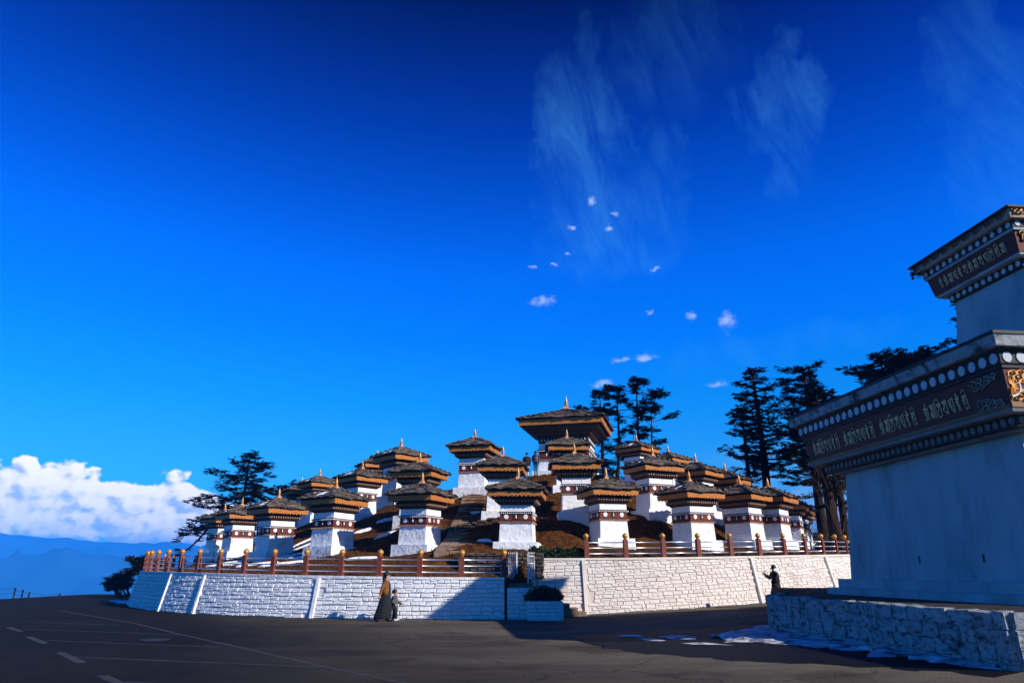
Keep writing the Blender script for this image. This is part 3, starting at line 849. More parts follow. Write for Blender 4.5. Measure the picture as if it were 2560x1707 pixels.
DISC = disc_mesh(.092)
def niche_mesh(w=.2, h=.2):
    b = MB()
    b.box((-w / 2, -.012, -h / 2), (w / 2, .02, h / 2), 0)
    for x in (-w / 2, w / 2 - .025): b.box((x, -.022, -h / 2), (x + .025, -.011, h / 2), 1)
    b.lathe([(.012, -.07), (.035, -.06), (.03, -.01), (.012, .02), (.024, .035), (.02, .06), (.004, .075)], 6, 2, (0, -.012))
    return b.mesh('niche', ['dark_niche', 'timber', 'disc'])
NICHE = niche_mesh()
def chorten_proto(seed, plinth_h=.34):
    """one slate-roofed chorten, 3.3 high before scaling; local -Y face is the lit one"""
    rr = random.Random(seed)
    t = thing('chorten', 'white chorten', 'chorten')
    rough_block(['whitewash'], .90, -1.0, .86, plinth_h, 13, .026, seed).build('plinth', ['whitewash'], t)
    rough_block(['whitewash'], .665, plinth_h - .02, .63, 1.12, 12, .017, seed + 1).build('body', ['whitewash'], t)
    b = MB(); b.frustum((0, 0), .665, .665, 1.10, .675, .675, 1.15, 0); b.frustum((0, 0), .648, .648, 1.15, .648, .648, 1.185, 0); dentil_row(b, .65, 1.085, 1.135, .035, .05, .05, 1)
    b.build('lower_trim', ['timber', 'terracotta'], t)
    b = MB(); b.frustum((0, 0), .64, .64, 1.185, .64, .64, 1.46, 0)
    band = b.build('band', ['khemar'], t)
    for s in range(4):
        Mz = Matrix.Rotation(s * math.pi / 2, 3, 'Z')
        for x in (-.385, .385): link('disc', DISC, band, Mz @ Vector((x, -.648, 1.325)), (0, rr.uniform(0, 6), s * math.pi / 2))
        link('niche', NICHE, band, Mz @ Vector((0, -.64, 1.325)), (0, 0, s * math.pi / 2))
    b = MB(); b.frustum((0, 0), .65, .65, 1.46, .68, .68, 1.49, 0); b.frustum((0, 0), .69, .69, 1.49, .69, .69, 1.525, 0); dentil_row(b, .66, 1.445, 1.488, .03, .05, .045, 1)
    b.build('upper_trim', ['timber', 'disc'], t)
    rough_block(['whitewash'], .635, 1.52, .63, 1.79, 8, .006, seed + 2).build('collar', ['whitewash'], t)
    b = MB(); b.frustum((0, 0), .66, .66, 1.785, .70, .70, 1.85, 0); b.frustum((0, 0), .76, .76, 1.85, .78, .78, 1.90, 0)
    b.frustum((0, 0), .70, .70, 1.90, .70, .70, 2.0, 0); dentil_row(b, .74, 1.905, 1.985, .055, .06, .10, 1)
    b.frustum((0, 0), .80, .80, 2.0, .82, .82, 2.06, 0); b.frustum((0, 0), 1.03, 1.03, 2.135, 1.03, 1.03, 2.20, 0); b.frustum((0, 0), .72, .72, 2.06, .72, .72, 2.14, 0)
    b.build('cornice', ['timber', 'timber_light'], t)
    frieze_boards(t, 1.055, 2.125, 2.315, .06, 12)
    slate_roof(t, 2.24, 2.335, .49, 6, [7, 6, 5, 4, 3, 2], rr)
    finial(t, 2.80, 1.0)
    return t
LABELS = dict(
 A1='chorten at the far left end of the mound, half hidden under the leaning pine',
 A2='white chorten with snow on its roof edge, in front of the leaning left pine',
 A3='front-row chorten with snowy roof, second whole one right of the left pine',
 A4='front-row chorten with broad roof and grey plinth, second left of the stairs',
 A5='front-row white chorten just left of the stone stairs, above the walking woman',
 A6='front-row chorten just right of the stone stairs, directly behind the gate',
 A7='front-row white chorten with snow on its roof, behind the first posts right of the hedge',
 A8='front-row chorten with snowy roof, second right of the hedge behind the railing',
 A9='chorten with grey rough left face, third from the hedge behind the railing',
 A10='chorten overlapped by its left neighbour, fourth from the hedge behind the railing',
 A11='chorten near the right end of the row, tucked behind its left neighbour',
 A12='small sliver of a chorten roof poking out at the right end of the row',
 A13='lowest and farthest chorten roof at the right end of the mound beside the thick trunk',
 B0='small far chorten roof showing above the snowy roof on the left, right of the pine',
 B2='second-tier chorten on the left whose roof peeks over the front row, with snow streak',
 B3='second-tier left chorten with snowy roof and brown turf at its right foot',
 B4='second-tier chorten rising behind the one left of the stairs, dark weathered roof',
 B5='second-tier white chorten right of the upper stairs, left of the two people on the summit',
 B6='second-tier white chorten facing front, right below the large central chorten',
 B7='second-tier white chorten with snow on the roof, up the slope below the middle pines',
 B8='second-tier chorten right of the snowy roof, its pale roof ridge against the sky',
 B9='second-tier chorten roof sloping right beneath the tallest right-hand pine trunk',
 B10='tiny far chorten roof glimpsed between two roofs below the thick right pine',
 C1='far chorten roof peeking out left of the topmost left chorten',
 C2='third-tier chorten on the left skyline with long roof and snow at its left edge',
 C3='third-tier white chorten alone on the skyline at the head of the stone stairs',
 C4='third-tier white chorten facing front, directly before the large central chorten',
 C5='third-tier white chorten with orange frieze right of the central chorten, under the middle pines',
 C6='third-tier chorten roof right of the middle pines, partly hidden by the snowy roof')
protos = [chorten_proto(20), chorten_proto(57)]
fams = [family(p) for p in protos]
SNOWY = {'A2': 3, 'A3': 3, 'A4': 3, 'A7': 3, 'A8': 3, 'B2': 3, 'B3': 3, 'B7': 3, 'C2': 3, 'C5': 3}
def roof_snow(root, side, seed, s=2.24, z0=2.335, rise=.42, top_half=.16):
    """a thin leftover sheet of snow lying on one slope of the roof"""
    rr = random.Random(seed); Mz = Matrix.Rotation(side * math.pi / 2, 3, 'Z'); b = MB()
    n, m = 12, 6; P = []; u0 = rr.uniform(-.15, .15); hw = rr.uniform(.26, .42)
    for layer in (0, 1):
        for j in range(m + 1):
            for i in range(n + 1):
                t = .16 + .50 * j / m; v = (i / n * 2 - 1)
                e = hw * (1 - .35 * j / m) * (1 + .25 * math.sin(5 * t + seed) + .15 * rr.uniform(-1, 1))
                d = s / 2 - (s / 2 - top_half) * (t + .05 * math.sin(3 * v + seed))
                edge = i in (0, n) or j in (0, m)
                P.append(Mz @ Vector((u0 + v * e, -d, z0 + rise * t + .085 + (0 if layer == 0 else (.0 if edge else .045)))))
    q = (n + 1) * (m + 1); Fq = []
    for j in range(m):
        for i in range(n):
            a = q + j * (n + 1) + i; Fq.append((a, a + 1, a + n + 2, a + n + 1))
    b.add(P, Fq, 0, True)
    o = b.build('snow', ['snow'], root); o['label'] = 'leftover snow lying on the roof slates'
for i, (k, (x, y, z, s, ang)) in enumerate(PLACES.items()):
    o = copy_tree(fams[i % 2]) if i > 1 else protos[i]
    o.location = (x, y, z)
    sc = s * 3.7 / 3.3; rv = random.Random(i * 7 + 1)          # no two were built quite alike
    o.scale = (sc * rv.uniform(.97, 1.03), sc * rv.uniform(.97, 1.03), sc)
    o.rotation_euler = (rv.uniform(-.012, .012), rv.uniform(-.012, .012), ang + math.pi / 2)
    tag(o, LABELS[k], 'chorten', 'small slate-roofed chortens on the mound')
    if k in SNOWY: roof_snow(o, SNOWY[k], i + 3)

# the large central chorten
def central():
    x, y, z = CENTRAL
    dist_ang = -math.pi / 2 - math.atan2(x, y) + phi(1290, 1501, 1536)
    t = thing('chorten', 'large central chorten with wide two-stage eaves crowning the mound', 'chorten', (x, y, z), dist_ang + math.pi / 2)
    rr = random.Random(4)
    rough_block(['whitewash'], 2.35, -1.2, 2.25, .42, 14, .02, 3).build('plinth', ['whitewash'], t)
    rough_block(['whitewash'], 1.86, .40, 1.80, 1.30, 16, .015, 5).build('body', ['whitewash'], t)
    b = MB(); b.frustum((0, 0), 1.88, 1.88, 1.28, 1.92, 1.92, 1.36, 0); dentil_row(b, 1.86, 1.24, 1.30, .06, .08, .06, 1); b.build('lower_trim', ['timber', 'terracotta'], t)
    b = MB(); b.frustum((0, 0), 1.82, 1.82, 1.36, 1.82, 1.82, 1.90, 0); band = b.build('band', ['khemar'], t)
    for s in range(4):
        Mz = Matrix.Rotation(s * math.pi / 2, 3, 'Z')
        for q in (-1.15, 1.15): link('disc', DISC, band, Mz @ Vector((q, -1.83, 1.63)), (0, 0, s * math.pi / 2), (1.5, 1.2, 1.5))
        for q in (-.4, .4): link('niche', NICHE, band, Mz @ Vector((q, -1.82, 1.63)), (0, 0, s * math.pi / 2), (2.2, 1.5, 2.0))
    b = MB(); b.frustum((0, 0), 1.86, 1.86, 1.90, 1.94, 1.94, 1.96, 0); b.frustum((0, 0), 1.96, 1.96, 1.96, 1.96, 1.96, 2.02, 0); dentil_row(b, 1.88, 1.86, 1.93, .05, .07, .07, 1); b.build('upper_trim', ['timber', 'disc'], t)
    rough_block(['whitewash'], 1.82, 2.01, 1.80, 2.46, 14, .008, 9).build('collar', ['whitewash'], t)
    b = MB(); b.frustum((0, 0), 1.84, 1.84, 2.45, 1.86, 1.86, 2.88, 0); fr = b.build('painted_frieze', ['temple_dark'], t)
    drop = MB(); drop.lathe([(.002, -.09), (.035, -.05), (.045, 0), (.03, .05), (.003, .09)], 8); dm = drop.mesh('drop', ['disc'])
    for s in range(4):
        Mz = Matrix.Rotation(s * math.pi / 2, 3, 'Z')
        for i in range(14): link('drop', dm, fr, Mz @ Vector((-1.6 + 3.2 * i / 13, -1.865, 2.68)), (0, 0, s * math.pi / 2), (.8, .5, 1))
    b = MB()
    for q0, q1, z0, z1 in ((1.90, 1.98, 2.88, 2.98), (2.02, 2.08, 2.98, 3.06), (2.12, 2.22, 3.10, 3.2), (2.3, 2.36, 3.2, 3.28), (2.42, 2.60, 3.32, 3.42)): b.frustum((0, 0), q0, q0, z0, q1, q1, z1, 0)
    b.frustum((0, 0), 1.9, 1.9, 3.05, 1.9, 1.9, 3.6, 0)
    dentil_row(b, 2.05, 3.06, 3.10, .07, .09, .08, 1); dentil_row(b, 2.25, 3.28, 3.32, .08, .1, .12, 1)
    b.build('cornice', ['timber', 'timber_light'], t)
    b = MB(); b.frustum((0, 0), 2.72, 2.72, 3.42, 2.74, 2.74, 3.62, 0); dentil_row(b, 2.725, 3.45, 3.59, .05, .16, .02, 1); b.build('fascia', ['timber', 'timber_light'], t)
    b = MB(); b.frustum((0, 0), 2.62, 2.62, 3.60, 3.02, 3.02, 3.80, 0); b.build('soffit', ['timber'], t)
    frieze_boards(t, 3.04, 3.64, 4.02, .08, 28, .012)
    slate_roof(t, 6.3, 4.05, 1.12, 8, [13, 12, 10, 9, 7, 5, 4, 2], rr, .055, .08, .25)
    finial(t, 5.14, 2.0)
    return t
central()

# snow lying in the hollows of the mound
def snow_patch(px, py, d, rx, ry, rz, seed, name='snow_patch', m='snow', zf=mz, label='thin leftover snow lying on the brown turf'):
    c = at(px, py, d); rr = random.Random(seed); b = MB(); n = 28; K_ = 5; P = []
    ph = [rr.uniform(0, 6.3) for _ in range(4)]
    for j in range(K_ + 1):
        for i in range(n):
            a = 2 * math.pi * i / n
            e = 1 + .28 * math.sin(2 * a + ph[0]) + .22 * math.sin(3 * a + ph[1]) + .2 * math.sin(5 * a + ph[2]) + .12 * math.sin(9 * a + ph[3])
            q = j / K_; u, v = rx * e * q * math.cos(a), ry * e * q * math.sin(a)
            x, y = c.x + u * math.cos(rz) - v * math.sin(rz), c.y + u * math.sin(rz) + v * math.cos(rz)
            P.append((x, y, zf(x, y) + .075 * (1 - q ** 4) + .035 - .10 * (j == K_)))
    Fq = [(j * n + i, (j + 1) * n + i, (j + 1) * n + (i + 1) % n, j * n + (i + 1) % n) for j in range(K_) for i in range(n)]
    b.add(P, Fq, 0, True)
    return tag(b.build(name, [m]), label, kind='stuff')
for i, q in enumerate([(768, 1337, 40, .95, .18, .3), (775, 1322, 42, .7, .12, .4), (720, 1385, 37.5, .8, .16, .2), (750, 1395, 36.2, .7, .15, -.1), (600, 1403, 40, 1.1, .22, .1), (560, 1410, 38, .9, .2, .0), (640, 1412, 35, .8, .14, .1),
                       (905, 1330, 39, .5, .12, .2), (960, 1355, 37, .55, .13, .1), (965, 1302, 40, .5, .14, .3), (905, 1398, 33, .6, .08, .1), (1215, 1370, 33.6, .28, .14, .1), (1190, 1297, 38.5, .25, .12, .1), (860, 1318, 42, .6, .1, .2), (700, 1418, 33.5, .8, .1, .05), (650, 1385, 39.5, .7, .1, .3)]):
    snow_patch(*q, seed=i + 2)

# ------------------------------------------------------------------ stone stairs, terrace walls and kerb on the mound
DST = stone_meshes('dark_stone', 6, .10, .07, 3)
def laid_stones(root, a, b_, z0f, h, courses, ln, depth, rr, meshes=DST, name='stone'):
    """a short dry-stone wall between two plan points, each stone its own object"""
    a, b_ = Vector(a), Vector(b_); L = (b_ - a).length; d = (b_ - a) / L; th = math.atan2(d.y, d.x)
    for c in range(courses):
        s = 0.0
        while s < L - .03:
            l = min(rr.uniform(*ln), L - s)
            q = a + d * (s + l / 2); zb = z0f(q.x, q.y) if callable(z0f) else z0f
            link(name, meshes[rr.randrange(len(meshes))], root, (q.x, q.y, zb + h * (c + .5) / courses), (0, rr.uniform(-.03, .03), th), (l * .97, depth * rr.uniform(.85, 1.15), h / courses * .94))
            s += l
    n = 14; P = []
    nrm = Vector((-d.y, d.x))
    for i in range(n + 1):
        q = a + d * (L * i / n); zb = z0f(q.x, q.y) if callable(z0f) else z0f
        for o, zz in ((.02, -.5), (.02, h - .03), (depth * .8, h - .03), (depth * .8, -.5)): P.append((q.x + nrm.x * o, q.y + nrm.y * o, zb + zz))
    m = MB(); m.add(P, [(i * 4 + k, (i + 1) * 4 + k, (i + 1) * 4 + k + 1, i * 4 + k + 1) for i in range(n) for k in range(3)] + [(0, 1, 2, 3)[::-1], tuple(n * 4 + k for k in range(4))])
    m.build('wall_core', ['dark_stone'], root)
rr = random.Random(21)
t = thing('terrace_wall', 'low dark dry-stone terrace wall behind the last railing bay and the gate', 'stone wall')
laid_stones(t, (-2.3, 30.5), (1.35, 30.35), 1.42, 1.05, 7, (.2, .55), .35, rr)
t = thing('terrace_wall', 'thin course of dark stones halfway up the mound beside the stone stairs', 'stone wall')
laid_stones(t, (-3.7, 36.0), (.1, 35.6), lambda x, y: mz(x, y) - .05, .26, 2, (.25, .6), .35, rr)
t = thing('stone_kerb', 'low dark stone kerb along the foot of the turf behind the right railing', 'kerb')
th = .02
while th < 1.25:
    l = rr.uniform(.3, .6); r = RIGHT.r - BAT * 2.1 - 1.0; t1 = th + l / r; tm = (th + t1) / 2
    for c in range(2):
        link('stone', DST[rr.randrange(6)], t, (RIGHT.c[0] + r * math.sin(tm), RIGHT.c[1] - r * math.cos(tm), RIGHT.top(tm) - .0 + .13 * c + .02), (0, rr.uniform(-.03, .03), tm), (l * .96, .3, .125))
    th = t1
t = thing('stone_stairs', 'brown stone stairs climbing the mound towards the upper chortens', 'stairs')
nst = 24; y = 31.0
stair_z = []
for i in range(nst):
    f = i / (nst - 1); yy = 31.3 + 9.6 * f
    xx = -2.55 + .35 * f
    zt = mz(xx, yy) + .06
    w = 1.75 - .35 * f
    n = 3; cuts = [0] + sorted(rr.uniform(.2, .8) for _ in range(n - 1)) + [1]
    m = MB()
    for k in range(n):
        x0, x1 = xx - w / 2 + w * cuts[k], xx - w / 2 + w * cuts[k + 1]
        m.box((x0 + .008, yy + rr.uniform(-.02, .02), zt - .42), (x1 - .008, yy + .62, zt + rr.uniform(-.008, .012)), 0, .006)
    m.build('step', ['step_stone'], t)
t = thing('stone_stairs', 'worn brown stone steps climbing along the white wall up to the metal gate', 'stairs')
for i in range(8):
    x1 = 2.95 - .33 * i if i < 4 else 1.9 - .33 * (i - 4) - .1
    zt = gz(2.6, 29.5) + .155 * (i + 1)
    yb = RIGHT.c[1] - math.sqrt((RIGHT.r) ** 2 - (min(x1, 3) - RIGHT.c[0]) ** 2) + .4
    m = MB(); m.box((-.45 if i > 3 else 1.25, 28.75 if i > 3 else 29.05, zt - .5), (x1, yb, zt), 0, .015)
    m.build('step', ['step_stone'], t)

# ------------------------------------------------------------------ railings
def railing(arc, t0, step, n, label, z_off=0.0):
    t = thing('railing', label, 'railing')
    ball = MB(); ball.lathe([(.05, 0), (.065, .012), (.06, .03), (.095, .06), (.118, .105), (.122, .15), (.105, .20), (.06, .24), (.015, .262), (.004, .27)], 14)
    bme = ball.mesh('ball_cap', ['gold_ball'])
    pm = MB(); pm.frustum((0, 0), .098, .098, -.05, .092, .092, .74); pm.frustum((0, 0), .092, .092, .74, .06, .06, .77); pme = pm.mesh('post', ['post'])
    rm = MB(); rm.tube([(0, 0, 0), (1, 0, 0)], .024, 8); rme = rm.mesh('rail', ['steel'])
    P = []
    for i in range(n):
        th = t0 + step * i
        r = arc.r - BAT * arc.h(th) - .20
        p = Vector((arc.c[0] + r * math.sin(th), arc.c[1] - r * math.cos(th), arc.top(th)))
        P.append(p)
        o = link('post', pme, t, p, (0, 0, th))
        link('ball_cap', bme, o, (0, 0, .765))
    for a, b_ in zip(P, P[1:]):
        d = b_ - a; L = math.hypot(d.x, d.y); u = Vector((d.x / L, d.y / L, d.z / L))
        for z in (.175, .405, .635):
            s = a + u * .07 + Vector((0, 0, z))
            link('rail', rme, t, s, (0, -math.atan2(d.z, L), math.atan2(d.y, d.x)), (L - .14, 1, 1))
    return P
def theta_post(arc, px, lo, hi):
    best = (9e9, 0)
    for i in range(2000):
        th = lo + (hi - lo) * i / 1999; r = arc.r - BAT * arc.h(th) - .20
        q = project((arc.c[0] + r * math.sin(th), arc.c[1] - r * math.cos(th), arc.top(th) + .4))
        if abs(q[0] - px) < best[0]: best = (abs(q[0] - px), th)
    return best[1]
a0, a1 = theta_post(LEFT, 1260, -.3, .1), theta_post(LEFT, 854, -.6, 0)
railing(LEFT, a0, (a1 - a0) / 4, 26, 'red-brown post railing with golden ball caps on the lower left wall')
b0_, b1_ = theta_post(RIGHT, 1466, -.1, .4), theta_post(RIGHT, 1745.5, 0, .7)
railing(RIGHT, b0_, (b1_ - b0_) / 3, 22, 'red-brown post railing with golden ball caps on the taller right wall')

# ------------------------------------------------------------------ gate, planter, hedge
def tube_obj(parent, name, pts_, r, m, n=6):
    b = MB(); b.tube(pts_, r, n); return b.build(name, [m], parent)
g = thing('metal_gate', 'pale painted metal gate standing open at the head of the brown steps', 'gate', (0, 0, 0))
zg = 1.36
GP = [Vector((.22, 29.75, zg)), Vector((.62, 29.75, zg))]
for p in (Vector((.20, 29.6, zg)), Vector((.66, 29.55, zg))):
    b = MB(); b.box((p.x - .03, p.y - .03, p.z - .1), (p.x + .03, p.y + .03, p.z + 1.02)); b.lathe([(.03, p.z + 1.02), (.035, p.z + 1.05), (.012, p.z + 1.10), (.002, p.z + 1.14)], 8, 0, (p.x, p.y)); b.build('gate_post', ['gate_paint'], g)
def leaf_gate(h, e, label=None):
    """one leaf from hinge h to free end e: frame, bars and a scrolled lower panel"""
    h, e = Vector(h), Vector(e); d = e - h
    b = MB(); q = lambda u, z: h + d * u + Vector((0, 0, z))
    for u in (0, 1): b.tube([q(u, .08), q(u, .98)], .024, 6)
    for z in (.08, .66, .95): b.tube([q(0, z), q(1, z)], .020, 6)
    for u in (.25, .5, .75): b.tube([q(u, .08), q(u, 1.05)], .011, 5)
    for u in (0, .25, .5, .75, 1): b.lathe([(.013, h.z + 1.04), (.02, h.z + 1.06), (.003, h.z + 1.12)], 6, 0, ((h + d * u).x, (h + d * u).y))
    o = b.build('gate_leaf', ['gate_paint'], g)
    s = MB()
    for z0 in (.22, .48):
        for sg in (-1, 1):
            s.tube([q(.5 + sg * (.06 + .16 * math.sin(a) * (1 - a / 9)), z0 + .10 * math.cos(a) * (1 - a / 9)) for a in [i * .5 for i in range(13)]], .010, 5)
    s.build('scroll', ['gate_paint'], o)
leaf_gate((.20, 29.60, zg), (-.14, 29.95, zg)); leaf_gate((.68, 29.52, zg), (.92, 29.75, zg))

WM = stone_meshes('whitewash_stone')
def stone_box(root, lo, hi, course, ln, rr, mname='whitewash_stone', core='joint', faces=('s', 'e', 'w'), depth=.06, top=None):
    """a small masonry block: a core with coursed stones on its visible faces"""
    x0, y0, z0 = lo; x1, y1, z1 = hi
    m = MB(); m.box((x0 + .02, y0 + .02, z0), (x1 - .02, y1 - .02, z1)); m.build('wall_core', [top or core], root)
    ms = stone_meshes(mname)
    segs = {'s': ((x0, y0), (x1, y0), 0), 'e': ((x1, y0), (x1, y1), math.pi / 2), 'w': ((x0, y1), (x0, y0), -math.pi / 2)}
    for f in faces:
        a, b_, th = segs[f]; a, b_ = Vector(a), Vector(b_); L = (b_ - a).length
        z = z0
        while z < z1 - .03:
            ch = min(course * rr.uniform(.85, 1.15), z1 - z); s = 0
            while s < L - .02:
                l = min(rr.uniform(*ln), L - s)
                if L - s - l < .08: l = L - s
                q = a.lerp(b_, (s + l / 2) / L)
                link('stone', ms[rr.randrange(len(ms))], root, (q.x, q.y, z + ch / 2), (0, rr.uniform(-.02, .02), th), (l * .97, depth * rr.uniform(.8, 1.3), ch * .94)); s += l
            z += ch
t = thing('low_wall', 'short whitewashed wall stub between the gate steps and the planter, in bluish shade', 'wall')
stone_box(t, (-.16, 27.75, -.1), (.80, 28.25, 1.12), .15, (.2, .45), rr)
t = thing('planter', 'small white stone planter box holding a dark green shrub', 'planter')
stone_box(t, (.58, 27.1, -.1), (1.88, 28.3, .66), .13, (.2, .42), rr)
m = MB(); m.box((.68, 27.2, .6), (1.78, 28.2, .655)); m.build('soil', ['soil'], t)
def foliage(b, c, rx, ry, rz, n, size, rr, mi=0, flat=.5):
    for _ in range(n):
        while True:
            p = Vector((rr.uniform(-1, 1), rr.uniform(-1, 1), rr.uniform(-1, 1)))
            if p.length <= 1: break
        p = p * (.55 + .45 * rr.random())
        q = Vector(c) + Vector((p.x * rx, p.y * ry, p.z * rz))
        d = Vector((rr.uniform(-1, 1), rr.uniform(-1, 1), rr.uniform(-flat, 1))).normalized(); s = d.cross(Vector((rr.uniform(-1, 1), rr.uniform(-1, 1), rr.uniform(-1, 1)))).normalized()
        l = size * rr.uniform(.7, 1.4); w = l * .32
        b.add([q - d * l * .5, q + s * w, q + d * l * .5, q - s * w], [(0, 1, 2, 3)], mi)
def shrub(name, label, cat, clumps, n, size, seed, leafm='leaf', stems=5):
    rr = random.Random(seed); t = thing(name, label, cat, (0, 0, 0))
    b = MB()
    for c, rx, ry, rz in clumps: foliage(b, c, rx, ry, rz, int(n * rx * ry * rz / sum(k[1] * k[2] * k[3] for k in clumps)), size, rr)
    b.build('foliage', [leafm], t)
    b = MB()
    for c, rx, ry, rz in clumps:
        for _ in range(stems):
            e = Vector(c) + Vector((rr.uniform(-.8, .8) * rx, rr.uniform(-.8, .8) * ry, rr.uniform(0, .8) * rz)); s0 = Vector((c[0] + rr.uniform(-.3, .3) * rx, c[1], c[2] - rz * 1.02))
            b.tube([s0, s0.lerp(e, .5) + Vector((rr.uniform(-.04, .04), 0, .03)), e], [.014, .01, .004], 4)
    b.build('stem', ['twig'], t)
    return t
shrub('shrub', 'dark leafy shrub growing in the small white planter box', 'shrub', [((.95, 27.7, .86), .48, .42, .27), ((1.45, 27.7, .88), .46, .42, .30), ((1.2, 27.65, .95), .4, .4, .28), ((.72, 27.65, .80), .32, .35, .18), ((1.72, 27.65, .82), .30, .35, .2)], 3400, .11, 4)
hz = lambda th: RIGHT.top(th)
hc = []
for i in range(9):
    x = 1.05 + 1.95 * i / 8; th = math.asin((x - 1.5) / 20.6)
    hc.append(((x, RIGHT.c[1] - 20.55 * math.cos(th), hz(th) + .20 + .05 * math.sin(i * 2.1)), .26, .24, .27 + .04 * math.sin(i * 1.7)))
hc += [((.93, 30.9, 2.45), .3, .3, .32), ((1.25, 30.3, 2.2), .12, .12, .16)]
shrub('hedge', 'clipped dark hedge on the white wall between gate and first right post', 'hedge', hc, 4200, .13, 9)
stake = tag(tube_obj(None, 'stake', [(1.02, 29.35, .9), (1.0, 29.4, 1.95)], .02, 'iron'), 'thin dark stake standing behind the planter shrub against white wall', 'stake')

# ------------------------------------------------------------------ trees
def limb_curve(p, az, L, rise, droop, n=6, rr=random):
    pts_ = []; a = az
    for i in range(n + 1):
        s = i / n
        pts_.append(Vector((p.x + math.cos(a) * L * s, p.y + math.sin(a) * L * s, p.z + L * (rise * s - droop * s * (1 - s) * 1.2))) + Vector((rr.uniform(-.05, .05), rr.uniform(-.05, .05), rr.uniform(-.04, .04))) * L * .5 * s)
        a += rr.uniform(-.10, .10)
    return pts_
def spray(b, p, d, rr, n=11, size=.42):
    n = int(n * 1.6)
    """a flat tuft of needle twigs fanning out around direction d"""
    for _ in range(n):
        a = rr.gauss(0, .75)
        v = Vector((d.x * math.cos(a) - d.y * math.sin(a), d.x * math.sin(a) + d.y * math.cos(a), rr.uniform(-.22, .30))).normalized()
        l = size * rr.uniform(.6, 1.5); w = l * rr.uniform(.14, .25)
        q = p + Vector((rr.gauss(0, .16), rr.gauss(0, .16), rr.gauss(0, .055))) * size * 2.4
        s = v.cross(Vector((rr.uniform(-.4, .4), rr.uniform(-.4, .4), 1))).normalized()
        b.add([q, q + v * l * .45 + s * w, q + v * l, q + v * l * .45 - s * w], [(0, 1, 2, 3)], 0)
def pine(label, base, h, stems, limbs, prof, seed, z0=.25, size=.42, dens=4.5, group=None, rise=(-.05, .25), droop=.28, extra=(), tr=.3, name='pine_tree', flat_top=True, crown_mat='needles', azr=None, fs=.22, vz=.10):
    """stems: (dx, dy, height fraction, radius); limbs per stem; prof(t): limb length at height fraction t"""
    rr = random.Random(seed); base = Vector(base)
    t = thing(name, label, 'tree', base, 0, group)
    tb, cb = MB(), MB()
    for (sx, sy, hf, r0, nl) in stems:
        H = h * hf; P = []
        bx, by = rr.uniform(-.03, .03), rr.uniform(-.03, .03)
        for i in range(11):
            s = i / 10
            P.append(Vector((sx * (.25 + .75 * min(1, s * 2.2)) + bx * H * s + .12 * math.sin(3.1 * s + seed) * r0 * 4, sy * (.25 + .75 * min(1, s * 2.2)) + by * H * s + .1 * math.cos(2.3 * s + seed) * r0 * 4, H * s - .3 * (i == 0))))
        tb.tube(P, [r0 * (1.25 if i == 0 else 1) * (1 - .86 * (i / 10) ** 1.15) * rr.uniform(.9, 1.1) for i in range(11)], 9)
        def on(s):
            f = min(max(s, 0), .999) * 10; i = int(f); return P[i].lerp(P[i + 1], f - i)
        az_ = rr.uniform(0, 6.3)
        for k in range(nl):
            s = z0 + (1 - z0) * ((k + rr.uniform(.1, .9)) / nl)
            az_ += 2.4 + rr.uniform(-.5, .5)
            a_ = az_ if azr is None else rr.uniform(*azr)
            L = prof(s) * rr.uniform(.6, 1.15)
            if L < .25: continue
            pts_ = limb_curve(on(s), a_, L, rr.uniform(*rise), droop * rr.uniform(.4, 1.3), 6, rr)
            tb.tube(pts_, [max(r0 * .22 * (1 - .85 * i / 6), .012) for i in range(7)], 5)
            m = max(4, int(L * dens * 1.7))
            for q in range(m):
                u = (fs + (1 - fs) * (q + rr.random()) / m); f = min(u, .999) * 6; i = int(f); p = pts_[i].lerp(pts_[i + 1], f - i)
                d = (pts_[min(i + 1, 6)] - pts_[i]).normalized()
                sd = Vector((-d.y, d.x, 0)) * rr.uniform(-1, 1) * L * .24 * (1.1 - .5 * u)
                spray(cb, p + sd + Vector((0, 0, rr.uniform(-.5, 1.0) * vz)), (d + sd * .8 / max(L * .24, .01)).normalized(), rr, 9, size)
        if flat_top:
            for q in range(12):
                a = rr.uniform(0, 6.3); spray(cb, P[-1] + Vector((math.cos(a), math.sin(a), 0)) * rr.uniform(0, .8) * size * 2.2 + Vector((0, 0, rr.uniform(-.3, .15))), Vector((math.cos(a), math.sin(a), 0)), rr, 9, size)
    for pl, dn in extra:
        pts_ = [Vector(p) for p in pl]; n = len(pts_) - 1
        tb.tube(pts_, [max(.11 * (1 - .8 * i / n), .02) for i in range(n + 1)], 6)
        L = sum((pts_[i + 1] - pts_[i]).length for i in range(n))
        for q in range(int(L * dn)):
            u = rr.uniform(.35, 1); f = min(u, .999) * n; i = int(f); p = pts_[i].lerp(pts_[i + 1], f - i); d = (pts_[i + 1] - pts_[i]).normalized()
            sd = Vector((-d.y, d.x, 0)) * rr.uniform(-.4, .4); spray(cb, p + sd * .8 + Vector((sd.y, 0, rr.uniform(-.12, .2))), (Vector((d.x, d.y, d.z * .3)) + sd).normalized(), rr, 9, size)
    tb.build('trunk', ['bark'], t); cb.build('crown', [crown_mat], t)
    return t
G = 'pines standing round the mound'
